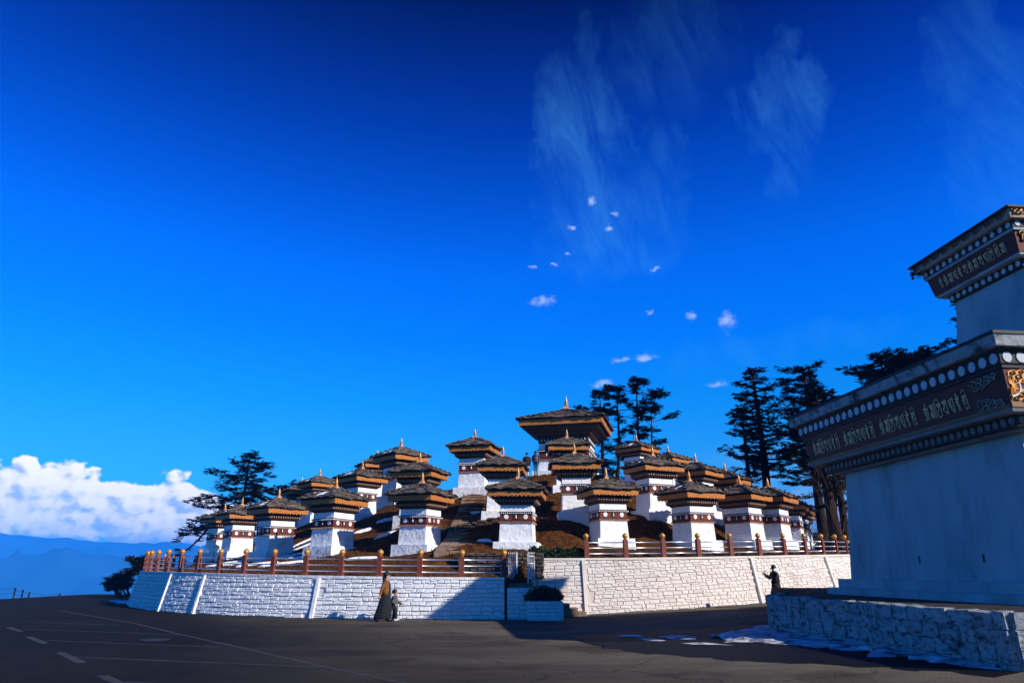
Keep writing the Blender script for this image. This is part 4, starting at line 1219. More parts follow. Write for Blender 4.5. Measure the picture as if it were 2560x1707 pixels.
# leaning pine on the left
bl = at(588, 1398, 54); bl.z = 0.6
def lp(px, py, d=54): return at(px, py, d) - bl
pine('old pine on the left with spreading tiers and long limbs hanging down to the railing', bl, 10.0, [(.3, 0, .98, .26, 50), (1.2, .5, .74, .13, 18)], 0, lambda s: 3.7 * min(1, (1 - s) * 1.9 + .42) * (.75 + .35 * math.sin(s * 31)), 3, z0=.36, size=.33, dens=5.0, group=G, rise=(-.25, .30), droop=.15, fs=.35, vz=.32,
     extra=[([lp(575, 1290), lp(545, 1310), lp(515, 1318), lp(470, 1325), lp(447, 1355)], 9), ([lp(565, 1270), lp(530, 1288), lp(500, 1300), lp(478, 1315)], 8), ([lp(555, 1308), lp(520, 1320), lp(495, 1350), lp(470, 1372), lp(448, 1385), lp(432, 1393)], 4), ([lp(580, 1250), lp(540, 1238), lp(500, 1250), lp(482, 1258)], 7), ([lp(590, 1240), lp(630, 1228), lp(655, 1250), lp(668, 1252)], 8)])
bq = at(700, 1300, 60); bq.z = 1.0
pine('small pine behind the left chortens, right of the old leaning pine', bq, 7.3, [(0, 0, 1, .16, 26)], 0, lambda s: 2.1 * (1 - s) ** .5 + .5, 8, z0=.6, size=.3, dens=5, group=G)
# pair of open umbrella-crowned pine groups behind the summit
def top_z(px, py, d): return at(px, py, d)
def clump(label, px, top, d, zb, stems, prof, seed, **k):
    c = at(px, top, d); return pine(label, (c.x, d, zb), c.z - zb, stems, 0, prof, seed, group=G, **k)
clump('two-stemmed pine directly right of the large central chorten roof', 1512, 968, 62, 6.2, [(-.55, 0, .95, .24, 20), (1.0, .3, 1.0, .22, 23)], lambda s: (2.6 if s > .72 or s < .5 else 1.2) * (.7 + .4 * math.sin(s * 40)), 12, z0=.30, size=.34, dens=5.2, rise=(.0, .42), droop=.1, fs=.5, vz=.3)
clump('tall slender pine with bare trunk and tiered crown, right of the two-stemmed one', 1588, 946, 62, 6.2, [(0, 0, 1.0, .25, 32)], lambda s: (2.8 if s > .68 or s < .42 else 1.3) * (.7 + .4 * math.sin(s * 37)), 17, z0=.18, size=.36, dens=5.2, rise=(.0, .40), droop=.1, fs=.5, vz=.3)
clump('thin pine at the right edge of the middle pine group, leaning outwards', 1620, 1003, 62, 6.0, [(0, 0, 1, .17, 23), (-1.6, .4, .78, .11, 3)], lambda s: (2.6 if s > .62 or s < .4 else 1.1) * (.7 + .4 * math.sin(s * 33)), 23, z0=.14, size=.34, dens=5.2, rise=(.05, .42), droop=.12, fs=.45, vz=.3)
# big dense pines right of the mound
clump('tall dense pine with massive double trunk, left of the dark right-hand pines', 1878, 930, 58, 2.6, [(.25, 0, 1.0, .50, 64), (-1.2, .5, .80, .34, 30)], lambda s: 2.9 * min(1, (1 - s) * 3.0 + .42) * (.8 + .3 * math.sin(s * 51)), 31, z0=.42, size=.32, dens=3.8, rise=(-.1, .34), droop=.16, fs=.3, vz=.2)
clump('very dense broad pine whose dark crown meets the temple roof corner', 2012, 925, 56, 2.6, [(-.6, 0, 1.0, .42, 70), (1.6, 1.0, .86, .25, 34)], lambda s: 3.7 * min(1, (1 - s) * 2.6 + .40) * (.8 + .3 * math.sin(s * 47)), 37, z0=.40, size=.33, dens=4.2, rise=(-.1, .30), droop=.18, fs=.38, vz=.25)
clump('thick straight pine trunk just left of the temple, its crown hidden by the eaves', 2040, 985, 46, 2.4, [(0, 0, 1.0, .43, 30)], lambda s: 1.6 + 2.4 * (1 - s), 41, z0=.42, size=.36, dens=4.2, rise=(-.2, .1), droop=.2)
clump('slimmer dark pine trunk between the thick trunk and the temple wall', 2072, 1010, 50, 2.6, [(0, 0, 1.0, .30, 34)], lambda s: 1.5 + 2.0 * (1 - s), 43, z0=.30, size=.34, dens=4.0, rise=(-.25, .1), droop=.2)
clump('pine crown rising behind the lower temple roof, left of its middle', 2205, 888, 58, 3.5, [(0, 0, 1.0, .4, 70)], lambda s: 4.6 * min(1, (1 - s) * 2.6 + .4) * (.8 + .3 * math.sin(s * 43)), 47, z0=.5, size=.36, dens=4.4, vz=.25, rise=(-.1, .3))
clump('dense pine crown filling the gap between the two crowns behind the temple roof', 2268, 893, 59, 3.5, [(0, 0, 1.0, .4, 60)], lambda s: 4.2 * min(1, (1 - s) * 2.4 + .4), 71, z0=.5, size=.36, dens=4.4, vz=.25, rise=(-.1, .3))
clump('farther pine crown just showing above the lower temple roof edge', 2320, 872, 60, 3.5, [(0, 0, 1.0, .4, 70)], lambda s: 5.2 * min(1, (1 - s) * 2.2 + .42) * (.8 + .3 * math.sin(s * 39)), 53, z0=.5, size=.36, dens=4.4, vz=.25, rise=(-.1, .3))
clump('pine twig tip showing beside the upper temple wall', 2432, 742, 57, 4.0, [(0, 0, 1.0, .4, 46)], lambda s: .5 + 3.4 * (1 - s) ** .8, 59, z0=.45, size=.38, dens=4.2)

def bare(label, base, h, seed, spread=.5, n0=5, name='bare_shrub', fol=0, tw=None, th=.03, cat='shrub', lean=0.0):
    rr = random.Random(seed); t = thing(name, label, cat, base); b = MB(); fb = MB()
    def grow(p, d, L, r, lev):
        q = [p]; dd = Vector(d)
        for i in range(3):
            dd = (dd + Vector((rr.uniform(-.25, .25), rr.uniform(-.25, .25), rr.uniform(-.08, .18)))).normalized(); q.append(q[-1] + dd * L / 3)
        b.tube(q, [r, r * .85, r * .7, r * .55], 4 if lev > 0 else 6)
        if lev < 4:
            for _ in range(rr.choice((2, 3, 3))):
                e = (dd + Vector((rr.uniform(-1, 1), rr.uniform(-1, 1), rr.uniform(-.35, .6))) * spread).normalized()
                grow(q[rr.choice((2, 3, 3))], e, L * rr.uniform(.55, .8), r * .58, lev + 1)
        elif fol:
            for _ in range(fol): spray(fb, q[-1], dd if abs(dd.z) < .9 else Vector((1, 0, 0)), rr, 2, .26)
    for _ in range(n0):
        grow(Vector((rr.uniform(-.15, .15), rr.uniform(-.15, .15), -.1)), Vector((lean + rr.uniform(-.5, .5) * spread * 1.4, rr.uniform(-.4, .4), 1)).normalized(), h * .38, th, 0)
    b.build('branch', ['twig'], t)
    if fol: fb.build('foliage', ['needles'], t)
    return t
def ground_at(px, py, d):
    c = at(px, py, d); return (c.x, d, gz(c.x, d))
bare('leafless twisted shrub spreading left over the road edge, below the cloud', ground_at(325, 1480, 50), 2.0, 5, .70, 6, lean=-1.6, fol=7, th=.085)
bare('windswept dark shrub against the left end of the white wall', ground_at(346, 1480, 48), 2.7, 6, .55, 7, lean=.1, fol=6, th=.07)
bare('low bare shrub lying at the road edge between the two dark shrubs', ground_at(300, 1487, 50), 1.2, 15, .9, 5, lean=-.9, fol=6, th=.06)
bare('tall bare whitish sapling beside the temple wall', ground_at(2112, 1350, 44), 7.4, 7, .42, 4, name='bare_tree', cat='tree', th=.04)
bare('bare bush between the pine trunks left of the temple', ground_at(2058, 1330, 53), 4.0, 9, .5, 6)
for i, (px, py, d, rx, rz, lab) in enumerate([(2030, 1345, 53, 1.6, 1.3, 'round dark bush at the right end of the railing, left of the thick trunk'), (2105, 1372, 49, 1.5, 1.6, 'dark evergreen bush behind the last right railing posts'), (2128, 1380, 46, 1.0, 1.5, 'dark bush pressed against the far temple corner'), (2075, 1378, 52, 1.4, 1.2, 'low dark bush between the pine trunks behind the railing')]):
    c = at(px, py, d); shrub('bush', lab, 'bush', [((c.x, d, gz(c.x, d) + rz * .5), rx, rx, rz * .8), ((c.x - .5, d - .3, gz(c.x, d) + rz * .95), rx * .6, rx * .6, rz * .6)], 2200, .22, 60 + i, 'needles')
# snowy stone bank by the right end of the wall
def bank_z(x, y): return gz(x, y) + 1.2 * math.exp(-((x - 21.6) ** 2 + (y - 46) ** 2) / 9)
bb = MB(); V = []; n = 22
for j in range(n + 1):
    for i in range(n + 1):
        x, y = 18.2 + 7 * i / n, 41 + 9 * j / n; V.append((x, y, bank_z(x, y) + .16 * fbm(x * 1.6, y * 1.6, 3) - (.5 if i in (0, n) or j in (0, n) else 0)))
bb.add(V, [(j * (n + 1) + i, j * (n + 1) + i + 1, (j + 1) * (n + 1) + i + 1, (j + 1) * (n + 1) + i) for j in range(n) for i in range(n)], 0, True)
bank = tag(bb.build('snow_bank', ['dirty_snow']), 'snow-covered rocky bank between the white wall and the temple', kind='structure')
for i in range(9):
    rr = random.Random(80 + i); x, y = rr.uniform(19.3, 21.6), rr.uniform(42, 46)
    b = MB(); q = []
    for j in range(5):
        for k in range(7): a = 6.283 * k / 7; f = math.sin(math.pi * (j + .5) / 5); q.append((f * math.cos(a) * rr.uniform(.22, .36), f * math.sin(a) * rr.uniform(.2, .3), -.2 * math.cos(math.pi * (j + .5) / 5) * rr.uniform(.8, 1.2)))
    b.loft([q[j * 7:(j + 1) * 7] for j in range(5)], 0, False)
    b.build('rock', ['dark_stone'], bank, loc=(x, y, bank_z(x, y) + .1))

# ------------------------------------------------------------------ temple on the right
TA = math.atan(.104)
TS = .845                                        # the temple stands this much nearer than the first estimate, seen from the eye
def near(x, y, z=None):
    return Vector((x * TS, y * TS)) if z is None else Vector((x * TS, y * TS, EYE + (z - EYE) * TS))
temple = thing('temple', 'large two-storey white temple in shade with lettered red friezes, cropped by the right edge', 'temple', near(12.39, 16.5, 1.03), TA)
temple.scale = (TS, TS, TS)
LX, LY = 10.7, 8.15
TC = (LX / 2, LY / 2)
def ring_box(name, ex, z0, z1, m, ex1=None, parent=temple, hx=LX / 2, hy=LY / 2):
    ex1 = ex if ex1 is None else ex1
    b = MB(); b.frustum(TC, hx + ex, hy + ex, z0, hx + ex1, hy + ex1, z1); return b.build(name, [m], parent)
def tz(z): return z - 1.03
b = MB()
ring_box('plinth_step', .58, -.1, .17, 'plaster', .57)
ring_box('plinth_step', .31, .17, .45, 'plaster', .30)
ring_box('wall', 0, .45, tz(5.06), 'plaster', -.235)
# cracks: two drain slots in the wall
for ly in (2.05, 4.55):
    b = MB(); b.box((-.005 + .035, ly - .035, .86), (.10, ly + .035, 1.12)); b.build('drain_slot', ['iron'], temple)
def dot_band(ex, z0, z1, nlong, nshort, r, hx=LX / 2, hy=LY / 2, m='temple_dark', sq=1.0, dm='shade_disc'):
    band = ring_box('dotted_band', ex, z0, z1, m, None, temple, hx, hy)
    b = MB(); n = 14
    P = [(r * math.cos(6.2832 * i / n) * sq, -.012, r * 1.12 * math.sin(6.2832 * i / n)) for i in range(n)] + [(r * math.cos(6.2832 * i / n) * sq, .012, r * 1.12 * math.sin(6.2832 * i / n)) for i in range(n)]
    b.add(P, [tuple(range(n))] + [(i, n + i, n + (i + 1) % n, (i + 1) % n) for i in range(n)]); me = b.mesh('disc', [dm])
    zc = (z0 + z1) / 2
    for i in range(nlong):
        y = TC[1] - hy - ex + (i + .5) * (2 * (hy + ex)) / nlong; link('disc', me, band, (TC[0] - hx - ex - .012, y, zc), (0, 0, -math.pi / 2))
    for i in range(nshort):
        x = TC[0] - hx - ex + (i + .5) * (2 * (hx + ex)) / nshort; link('disc', me, band, (x, TC[1] - hy - ex - .012, zc), (0, 0, 0))
    return band
ring_box('string_course', .02, tz(4.98), tz(5.06), 'shaded_soffit')
dot_band(.24, tz(5.06), tz(5.33), 34, 40, .088, dm='grimy_shaded_disc')
ring_box('soffit', .57, tz(5.33), tz(5.42), 'shaded_soffit', .60)
ban = ring_box('banner_board', .60, tz(5.42), tz(6.36), 'banner_red', .68)
ring_box('ledge', .72, tz(6.36), tz(6.46), 'temple_dark')
dot_band(.76, tz(6.46), tz(6.76), 27, 34, .118)
ring_box('shadow_gap', .80, tz(6.76), tz(6.84), 'temple_dark')
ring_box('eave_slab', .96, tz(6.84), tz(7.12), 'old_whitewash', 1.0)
ring_box('eave_sheet', 1.03, tz(7.12), tz(7.20), 'iron', 1.02)
b = MB(); b.frustum(TC, LX / 2 + 1.0, LY / 2 + 1.0, tz(7.20), 1.9, 1.9, tz(8.3)); b.build('roof', ['roof_core'], temple)
# upper storey
UH = 1.45
def ub(name, half, z0, z1, m, half1=None):
    b = MB(); h1 = half if half1 is None else half1; b.frustum(TC, half, half, tz(z0), h1, h1, tz(z1)); return b.build(name, [m], temple)
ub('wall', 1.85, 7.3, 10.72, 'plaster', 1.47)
dot_band(.14, tz(10.72), tz(10.98), 11, 11, .085, UH, UH, dm='shade_disc')
ub('soffit', 1.84, 10.98, 11.06, 'plaster', 1.86)
ban2 = ub('banner_board', 1.88, 11.06, 11.72, 'banner_red', 1.98)
ub('ledge', 2.04, 11.72, 11.80, 'plaster')
dot_band(.60, tz(11.80), tz(12.04), 13, 13, .085, UH, UH)
ub('eave_frieze', 2.22, 12.04, 12.32, 'carved_dull', 2.27)
ub('eave_sheet', 2.36, 12.32, 12.40, 'iron', 2.34)
b = MB(); b.frustum(TC, 2.32, 2.32, tz(12.40), .2, .2, tz(13.0)); b.build('roof', ['roof_core'], temple)
# little bell under the far left eave corner
b = MB(); b.lathe([(.010, .12), (.012, .02), (.05, 0), (.07, -.08), (.085, -.12), (.03, -.125), (.01, -.16), (.05, -.20), (.055, -.24), (.01, -.30)], 8, 0)
b.build('bell', ['iron'], temple, loc=(TC[0] - 2.28, TC[1] + 2.28, tz(12.18)))
b = MB()
for i in range(9): a = math.pi * i / 8; b.tube([(0, 0, 0), (.0, .26 * math.cos(a), -.26 * math.sin(a))], .012, 4)
b.build('eave_ornament', ['iron'], temple, loc=(TC[0] - 2.24, TC[1] + 1.95, tz(12.06)))

# lettering: seven-syllable mantra in ornamental script, drawn stroke by stroke
def stroke_mesh(strokes, polys, name='letter', m='letter_gold', th=.012):
    b = MB()
    def prism(P):
        n = len(P); b.add([(x, -th, y) for x, y in P] + [(x, 0, y) for x, y in P], [tuple(range(n))] + [(i, n + i, n + (i + 1) % n, (i + 1) % n) for i in range(n)])
    for P in polys: prism(P)
    for w0, pl in strokes:
        for (x0, y0), (x1, y1) in zip(pl, pl[1:]):
            d = math.hypot(x1 - x0, y1 - y0); nx_, ny_ = -(y1 - y0) / d * w0 / 2, (x1 - x0) / d * w0 / 2; ex_, ey_ = (x1 - x0) / d * w0 * .25, (y1 - y0) / d * w0 * .25
            prism([(x0 + nx_ - ex_, y0 + ny_ - ey_), (x0 - nx_ - ex_, y0 - ny_ - ey_), (x1 - nx_ + ex_, y1 - ny_ + ey_), (x1 + nx_ + ex_, y1 + ny_ + ey_)])
    return b.mesh(name, [m])
WEDGE = [(0, .93), (.88, 1.0), (.88, .90), (.45, .62)]
arcp = lambda cx, cy, r, a0, a1, n=7, ry=None: [(cx + r * math.cos(R(a0 + (a1 - a0) * i / n)), cy + (ry or r) * math.sin(R(a0 + (a1 - a0) * i / n))) for i in range(n + 1)]
GL = dict(
 om=([(.12, [(.86, .88), (.86, .02)]), (.10, [(.62, .80), (.62, .06)]), (.12, [(.10, .58), (.48, .60), (.22, .40), (.46, .36), (.44, .12), (.16, .02)])], [[(.0, .84), (.92, .92), (.92, .84), (.40, .62)], [(.34, 1.0), (.56, 1.22), (.66, 1.0), (.50, .94)]]),
 ma=([(.13, [(.92, 1.0), (.92, .0)]), (.10, [(.66, .86), (.66, .06)])], [[(0, .92), (.96, 1.02), (.96, .92), (.42, .58)], [(.10, .42), (.36, .50), (.52, .34), (.52, .10), (.34, .02), (.12, .16)], [(.30, .62), (.46, .60), (.50, .40), (.38, .44)]]),
 ni=([(.09, [(.02, .02), (.02, 1.02)]), (.09, arcp(.40, 1.00, .38, 180, 20, 7, .20)), (.12, [(.92, .94), (.92, .04)]), (.11, arcp(.52, .22, .24, 70, 300, 8))], [[(.16, .88), (.96, .96), (.96, .86), (.52, .54)], [(.48, .60), (.60, .58), (.66, .36), (.54, .40)]]),
 pa=([(.13, [(.86, .98), (.86, .02)])], [[(0, .93), (.90, 1.0), (.90, .90), (.46, .60)], [(.46, .66), (.60, .60), (.20, .34), (.04, .40)], [(.04, .40), (.20, .30), (.86, .0), (.86, .14)]]),
 dme=([(.13, [(.88, .98), (.88, .0)]), (.13, [(.10, .66), (.52, .72), (.18, .46), (.56, .46), (.36, .24), (.60, .20), (.60, .04)])], [[(0, .86), (.90, 1.0), (.90, .88), (.10, .78)]]),
 hum=([(.12, [(.14, .60), (.66, .66), (.20, .40), (.70, .40), (.34, .14)]), (.12, [(.62, .36), (.74, .0)]), (.10, [(.40, .22), (.40, .02)])], [[(.02, .86), (.84, .94), (.78, .74), (.42, .68)], [(.32, 1.0), (.46, 1.24), (.62, 1.0), (.46, .94)]]),
 hri=([(.10, arcp(.52, 1.0, .34, 170, -10, 8, .22)), (.13, [(.86, 1.0), (.86, .22), (.98, .0)]), (.12, [(.12, .58), (.60, .66), (.16, .38), (.58, .36)]), (.11, arcp(.46, .18, .20, 100, 330, 7))], [[(.02, .84), (.74, .92), (.66, .76), (.40, .66)]]))
GM = {k: stroke_mesh(*v) for k, v in GL.items()}
def put_letter(key, board, ly, zb, w, h, half_x, lean):
    """on the board's left-hand (shaded) face: reading direction runs from the far end towards the viewer"""
    me = GM[key]
    link('letter', me, board, (TC[0] - half_x - .004, ly, zb), (lean, 0, -math.pi / 2), (w, 1, h))
WORD = ('om', 'ma', 'ni', 'pa', 'dme', 'hum', 'hri')
# measured along the board: four repeats between the far and the near corner ornaments
y_far = LY + .60; total = LY + 1.2
starts = (.055, .265, .475, .69)
lean = math.atan2(.08, .94)
for s0 in starts:
    for i, k in enumerate(WORD):
        u = s0 + .0262 * i
        ly = y_far - u * total
        zb = tz(5.42) + .26
        link('letter', GM[k], ban, (TC[0] - LX / 2 - .60 - .026 - .004, ly, zb), (lean, 0, -math.pi / 2), (.205, 1, .40))
uy_far = TC[1] + 1.88
for i, k in enumerate(('hum', 'om', 'ma', 'dme', 'hum', 'pa', 'om', 'ma', 'pa', 'dme', 'ni', 'hri', 'ma')):
    ly = uy_far - (.40 + .232 * i)
    link('letter', GM[k], ban2, (TC[0] - 1.88 - .030 - .004, ly, tz(11.06) + .17), (math.atan2(.10, .66), 0, -math.pi / 2), (.185, 1, .33))
# carved cloud scrolls at the corners of the boards
def scroll_mesh(m, seed):
    """scalloped cloud plate with incised spirals, about 1 x 1"""
    rr = random.Random(seed); b = MB(); th = .02
    cs = [(.14, .80, .15), (.36, .86, .13), (.60, .84, .15), (.84, .88, .12), (.28, .62, .18), (.56, .62, .16), (.20, .44, .12), (.40, .46, .12), (.80, .70, .12)]
    for j, (x, y, r) in enumerate(cs):
        n = 14; o = -th - .0013 * j
        b.add([(x + r * math.cos(6.2832 * i / n), o, y + r * math.sin(6.2832 * i / n)) for i in range(n)] + [(x + r * math.cos(6.2832 * i / n), 0, y + r * math.sin(6.2832 * i / n)) for i in range(n)], [tuple(range(n))] + [(i, n + i, n + (i + 1) % n, (i + 1) % n) for i in range(n)], 0)
    for (x, y, r) in cs:
        k = 9; P = []
        for i in range(k + 1): a = i * .75 + seed; q = r * .72 * (1 - i / (k + 3)); P.append(Vector((x + q * math.cos(a), -.036, y + q * math.sin(a))))
        b.tube(P, r * .12, 4, 1)
    return b.mesh('corner_scroll', [m, 'banner_red'])
SG, SF = scroll_mesh('carved_gold', 1), scroll_mesh('carved_dull', 2)
fx = TC[0] - LX / 2 - .60
# near (sunlit) face of the lower board: gilded scrolls above and below a half rosette
for k in range(4):
    x0 = fx + .02 + 1.25 * (k + (k % 2) * .12)
    sx = 1 if k % 2 == 0 else -1
    xx = x0 if sx > 0 else x0 + 1.1
    link('corner_scroll', SG, ban, (xx, TC[1] - LY / 2 - .636, tz(5.42) + .40), (lean, 0, 0), (sx * 1.0, 1, .52))
    link('corner_scroll', SG, ban, (xx, TC[1] - LY / 2 - .655, tz(5.42) + .62), (lean, 0, 0), (sx * 1.0, 1, -.50))
b = MB(); b.box((fx, TC[1] - LY / 2 - .622, tz(5.425)), (fx + LX + 1.2, TC[1] - LY / 2 - .59, tz(5.42) + .17)); b.build('ochre_strip', ['ochre'], ban)
b = MB(); b.box((fx - .022, TC[1] - LY / 2 - .58, tz(5.425)), (fx + .01, TC[1] + LY / 2 + .6, tz(5.42) + .09)); b.build('ochre_strip', ['ochre'], ban)
b = MB()
for i in range(13):
    a = -math.pi / 2 + math.pi * i / 12; b.tube([(fx + .02 + .05 * math.cos(a), TC[1] - LY / 2 - .66, tz(5.93) + .05 * math.sin(a)), (fx + .02 + .24 * math.cos(a), TC[1] - LY / 2 - .66, tz(5.93) + .24 * math.sin(a))], .016, 4)
b.tube([(fx + .02 + .26 * math.cos(-math.pi / 2 + math.pi * i / 12), TC[1] - LY / 2 - .66, tz(5.93) + .26 * math.sin(-math.pi / 2 + math.pi * i / 12)) for i in range(13)], .026, 5, 1)
b.build('rosette', ['carved_gold', 'disc'], ban)
for yb, zb, sz in ((TC[1] - LY / 2 - .50, .50, -.42), (TC[1] - LY / 2 - .50, .46, .44)):
    link('corner_scroll', SF, ban, (fx - .046, yb + (1.0 if False else .95), tz(5.42) + zb), (lean, 0, -math.pi / 2), (.95, 1, sz))
for zb, sz in ((.50, -.42), (.46, .44)):
    link('corner_scroll', SF, ban, (fx - .046, LY / 2 + TC[1] + .58, tz(5.42) + zb), (lean, 0, -math.pi / 2), (.36, 1, sz))
ux = TC[0] - 1.88
for k in range(3): link('corner_scroll', SG, ban2, (ux + .03 + .75 * k, TC[1] - 1.935, tz(11.06) + .16), (.15, 0, 0), (.72, 1, .52))
for k in range(4):
    o = link('corner_scroll', SG, temple, (TC[0] - 2.2 + .8 * k, TC[1] - 2.262, tz(12.06)), (.1, 0, 0), (.76, 1, .27))
for k in range(9):
    link('carved_leaf', SF, temple, (TC[0] - 2.232, TC[1] + 2.2 - .49 * k, tz(12.07)), (.18, 0, -math.pi / 2), (.44, 1, .25))

# terrace the temple stands on, its boundary wall and the melting snow along it
tw0, tw1 = near(8.44, 23.9), near(9.42, 13.9)
ZT = EYE + (.985 - EYE) * TS
t = MB(); xy = [near(*q) for q in [(8.55, 23.85), (9.5, 14.0), (34, 14.2), (34, 34), (12.2, 34), (11.2, 27)]]
t.add([(x, y, ZT) for x, y in xy] + [(x, y, -.3) for x, y in xy], [tuple(range(6))[::-1], tuple(range(6, 12))] + [(i, (i + 1) % 6, 6 + (i + 1) % 6, 6 + i) for i in range(6)])
tag(t.build('terrace', ['soil']), 'dark earth terrace carrying the temple', kind='structure')
t = thing('boundary_wall', 'low rough wall of stained peeling white stones along the temple terrace', 'stone wall')
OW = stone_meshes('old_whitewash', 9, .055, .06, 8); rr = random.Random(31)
def rough_run(a, b_, z0, z1, th_face, n_courses, ln):
    a, b_ = Vector(a), Vector(b_); L = (b_ - a).length
    for c in range(n_courses):
        s = 0
        while s < L - .02:
            l = min(rr.uniform(*ln), L - s); 
            if L - s - l < .12: l = L - s
            q = a.lerp(b_, (s + l / 2) / L); hh = (z1 - z0) / n_courses
            zz = z0 + hh * (c + .5) + rr.uniform(-.02, .02)
            link('stone', OW[rr.randrange(7)], t, (q.x, q.y, zz), (rr.uniform(-.02, .02), rr.uniform(-.04, .04), th_face), (l * rr.uniform(1.0, 1.04), rr.uniform(.18, .21), hh * rr.uniform(1.02, 1.12))); s += l
th_w = math.atan2(tw1.y - tw0.y, tw1.x - tw0.x)
rough_run(tw0, tw1, .10, ZT + .005, th_w, 4, (.28, .6))
rough_run(tw1, tw1 + Vector((12, .25)), .10, ZT + .005, 0, 4, (.28, .6))
rough_run(tw0 + Vector((1.4, 1.9)), tw0, .10, ZT + .005, math.atan2(-1.9, -1.4), 4, (.28, .6))
m = MB()
for a, b_ in ((tw0, tw1), (tw1, tw1 + Vector((12, .25)))):
    d = (b_ - a).normalized(); nrm = Vector((-d.y, d.x)); nrm = nrm
    P = [a - nrm * .055, b_ - nrm * .055, b_ + nrm * .45, a + nrm * .45]
    m.add([(p.x, p.y, -.2) for p in P] + [(p.x, p.y, ZT - .01) for p in P], [(3, 2, 1, 0), (4, 5, 6, 7), (0, 1, 5, 4), (1, 2, 6, 5), (2, 3, 7, 6), (3, 0, 4, 7)])
m.build('wall_core', ['old_whitewash'], t)
def ground_px(px, py):
    """ground point seen at a photo pixel"""
    x, zq = ray(px, py); d = -EYE / zq
    for _ in range(8): d = (gz(x * d, d) - EYE) / zq
    return Vector((x * d, d))
def ground_sheet(name, m, outline, lift, bumps, label, kind, seed=0, sub=26, edge=0.0):
    """sheet of ground cover inside an outline, following the road"""
    rr = random.Random(seed); P = [ground_px(*q) if len(q) == 2 else Vector(q[:2]) for q in outline]
    n = len(P); cen = sum(P, Vector((0, 0))) / n
    bm = bmesh.new(); vs_ = [bm.verts.new((p.x, p.y, 0)) for p in P]; bm.faces.new(vs_)
    bmesh.ops.triangulate(bm, faces=bm.faces)
    for _ in range(4):
        es = [e for e in bm.edges if e.calc_length() > .35]
        if not es: break
        bmesh.ops.subdivide_edges(bm, edges=es, cuts=1, use_grid_fill=False); bmesh.ops.triangulate(bm, faces=bm.faces)
    for v in bm.verts:
        x, y = v.co.x, v.co.y
        if v.is_boundary: v.co.x += edge * fbm(x * 2.3, y * 2.3, 1 + seed); v.co.y += edge * fbm(x * 2.3, y * 2.3, 7 + seed)
        v.co.z = gz(v.co.x, v.co.y) + (lift if v.is_boundary else lift + bumps * (.55 + .6 * fbm(x * 2.1, y * 2.1, seed)) )
    me = bpy.data.meshes.new(name); bm.to_mesh(me); bm.free(); me.materials.append(MATS[m])
    for f in me.polygons: f.use_smooth = True
    o = link(name, me); return tag(o, label, kind=kind)
ground_sheet('wet_patch', 'wet_asphalt', [(1425, 1588), (1445, 1603), (1500, 1617), (1580, 1628), (1660, 1637), (1800, 1648), (1950, 1656), (2100, 1664), (2250, 1672), (2400, 1684), (2500, 1692), (2540, 1680), (2420, 1655), (2250, 1620), (2100, 1592), (1960, 1566), (1900, 1560), (1760, 1570), (1600, 1578), (1500, 1584)], .004, 0, 'wet melt-water stain on the asphalt along the snow', 'structure', 3, edge=.25)
ground_sheet('snow_strip', 'dirty_snow', [(1760, 1592), (1800, 1599), (1870, 1604), (1960, 1611), (2050, 1619), (2120, 1628), (2180, 1638), (2230, 1645), (2300, 1652), (2400, 1662), (2480, 1671), (2500, 1667), (2400, 1649), (2250, 1620), (2100, 1593), (2000, 1576), (1940, 1563), (1890, 1566), (1865, 1574), (1830, 1580), (1790, 1586)], .012, .08, 'strip of melting grainy snow at the foot of the terrace wall', 'stuff', 5, edge=.45)
for i, (o, lab) in enumerate([([(1640, 1590), (1700, 1588), (1745, 1592), (1740, 1599), (1680, 1597)], 'broken snow streak left of the long snow strip'), ([(1540, 1588), (1590, 1587), (1612, 1590), (1590, 1593), (1550, 1592)], 'thin snow scrap farthest out on the wet asphalt'), ([(1700, 1606), (1790, 1608), (1830, 1613), (1760, 1612)], 'narrow snow scrap in front of the long snow strip')]):
    ground_sheet('snow_streak', 'dirty_snow', o, .012, .035, lab, 'stuff', 11 + i, edge=.18)
ground_sheet('snow_patch', 'dirty_snow', [(1590, 1595), (1650, 1598), (1668, 1602), (1620, 1602)], .012, .03, 'small melting snow scrap on the wet asphalt', 'stuff', 6, edge=.1)
ground_sheet('snow_patch', 'snow', [(272, 1503), (300, 1508), (350, 1513), (352, 1505), (330, 1502), (290, 1500)], .02, .06, 'small snow patch at the left foot of the white wall', 'stuff', 9, edge=.15)

# painted parking lines and manhole covers, each a thin sheet on the asphalt
def line(pts_, w, label):
    P = [ground_px(*q) for q in pts_]; m = MB(); V = []
    fine_ = []
    for a, b_ in zip(P, P[1:]):
        k = max(1, int((b_ - a).length / .8)); fine_ += [a.lerp(b_, i / k) for i in range(k)]
    fine_.append(P[-1])
    for i, p in enumerate(fine_):
        d = (fine_[min(i + 1, len(fine_) - 1)] - fine_[max(i - 1, 0)]).normalized(); nr = Vector((-d.y, d.x)) * w / 2
        for s in (1, -1): q = p + nr * s; V.append((q.x, q.y, gz(q.x, q.y) + .004))
    m.add(V, [(2 * i, 2 * i + 1, 2 * i + 3, 2 * i + 2) for i in range(len(fine_) - 1)])
    return tag(m.build('road_marking', ['line_paint']), label, kind='structure')
line([(150, 1526), (330, 1556), (450, 1585), (610, 1620), (820, 1668), (1000, 1705), (1060, 1719)], .11, 'long worn white bay-end line')
for q in ([(60, 1572), (455, 1586)], [(115, 1600), (545, 1617)], [(180, 1641), (800, 1667)], [(100, 1555), (300, 1562)], [(310, 1705), (1000, 1735)]): line(q, .10, 'worn white parking bay line')
for q in ([(20, 1567), (52, 1578)], [(70, 1591), (115, 1608)], [(150, 1630), (205, 1656)], [(255, 1688), (300, 1709)]): line(q, .18, 'short thick white parking tick')
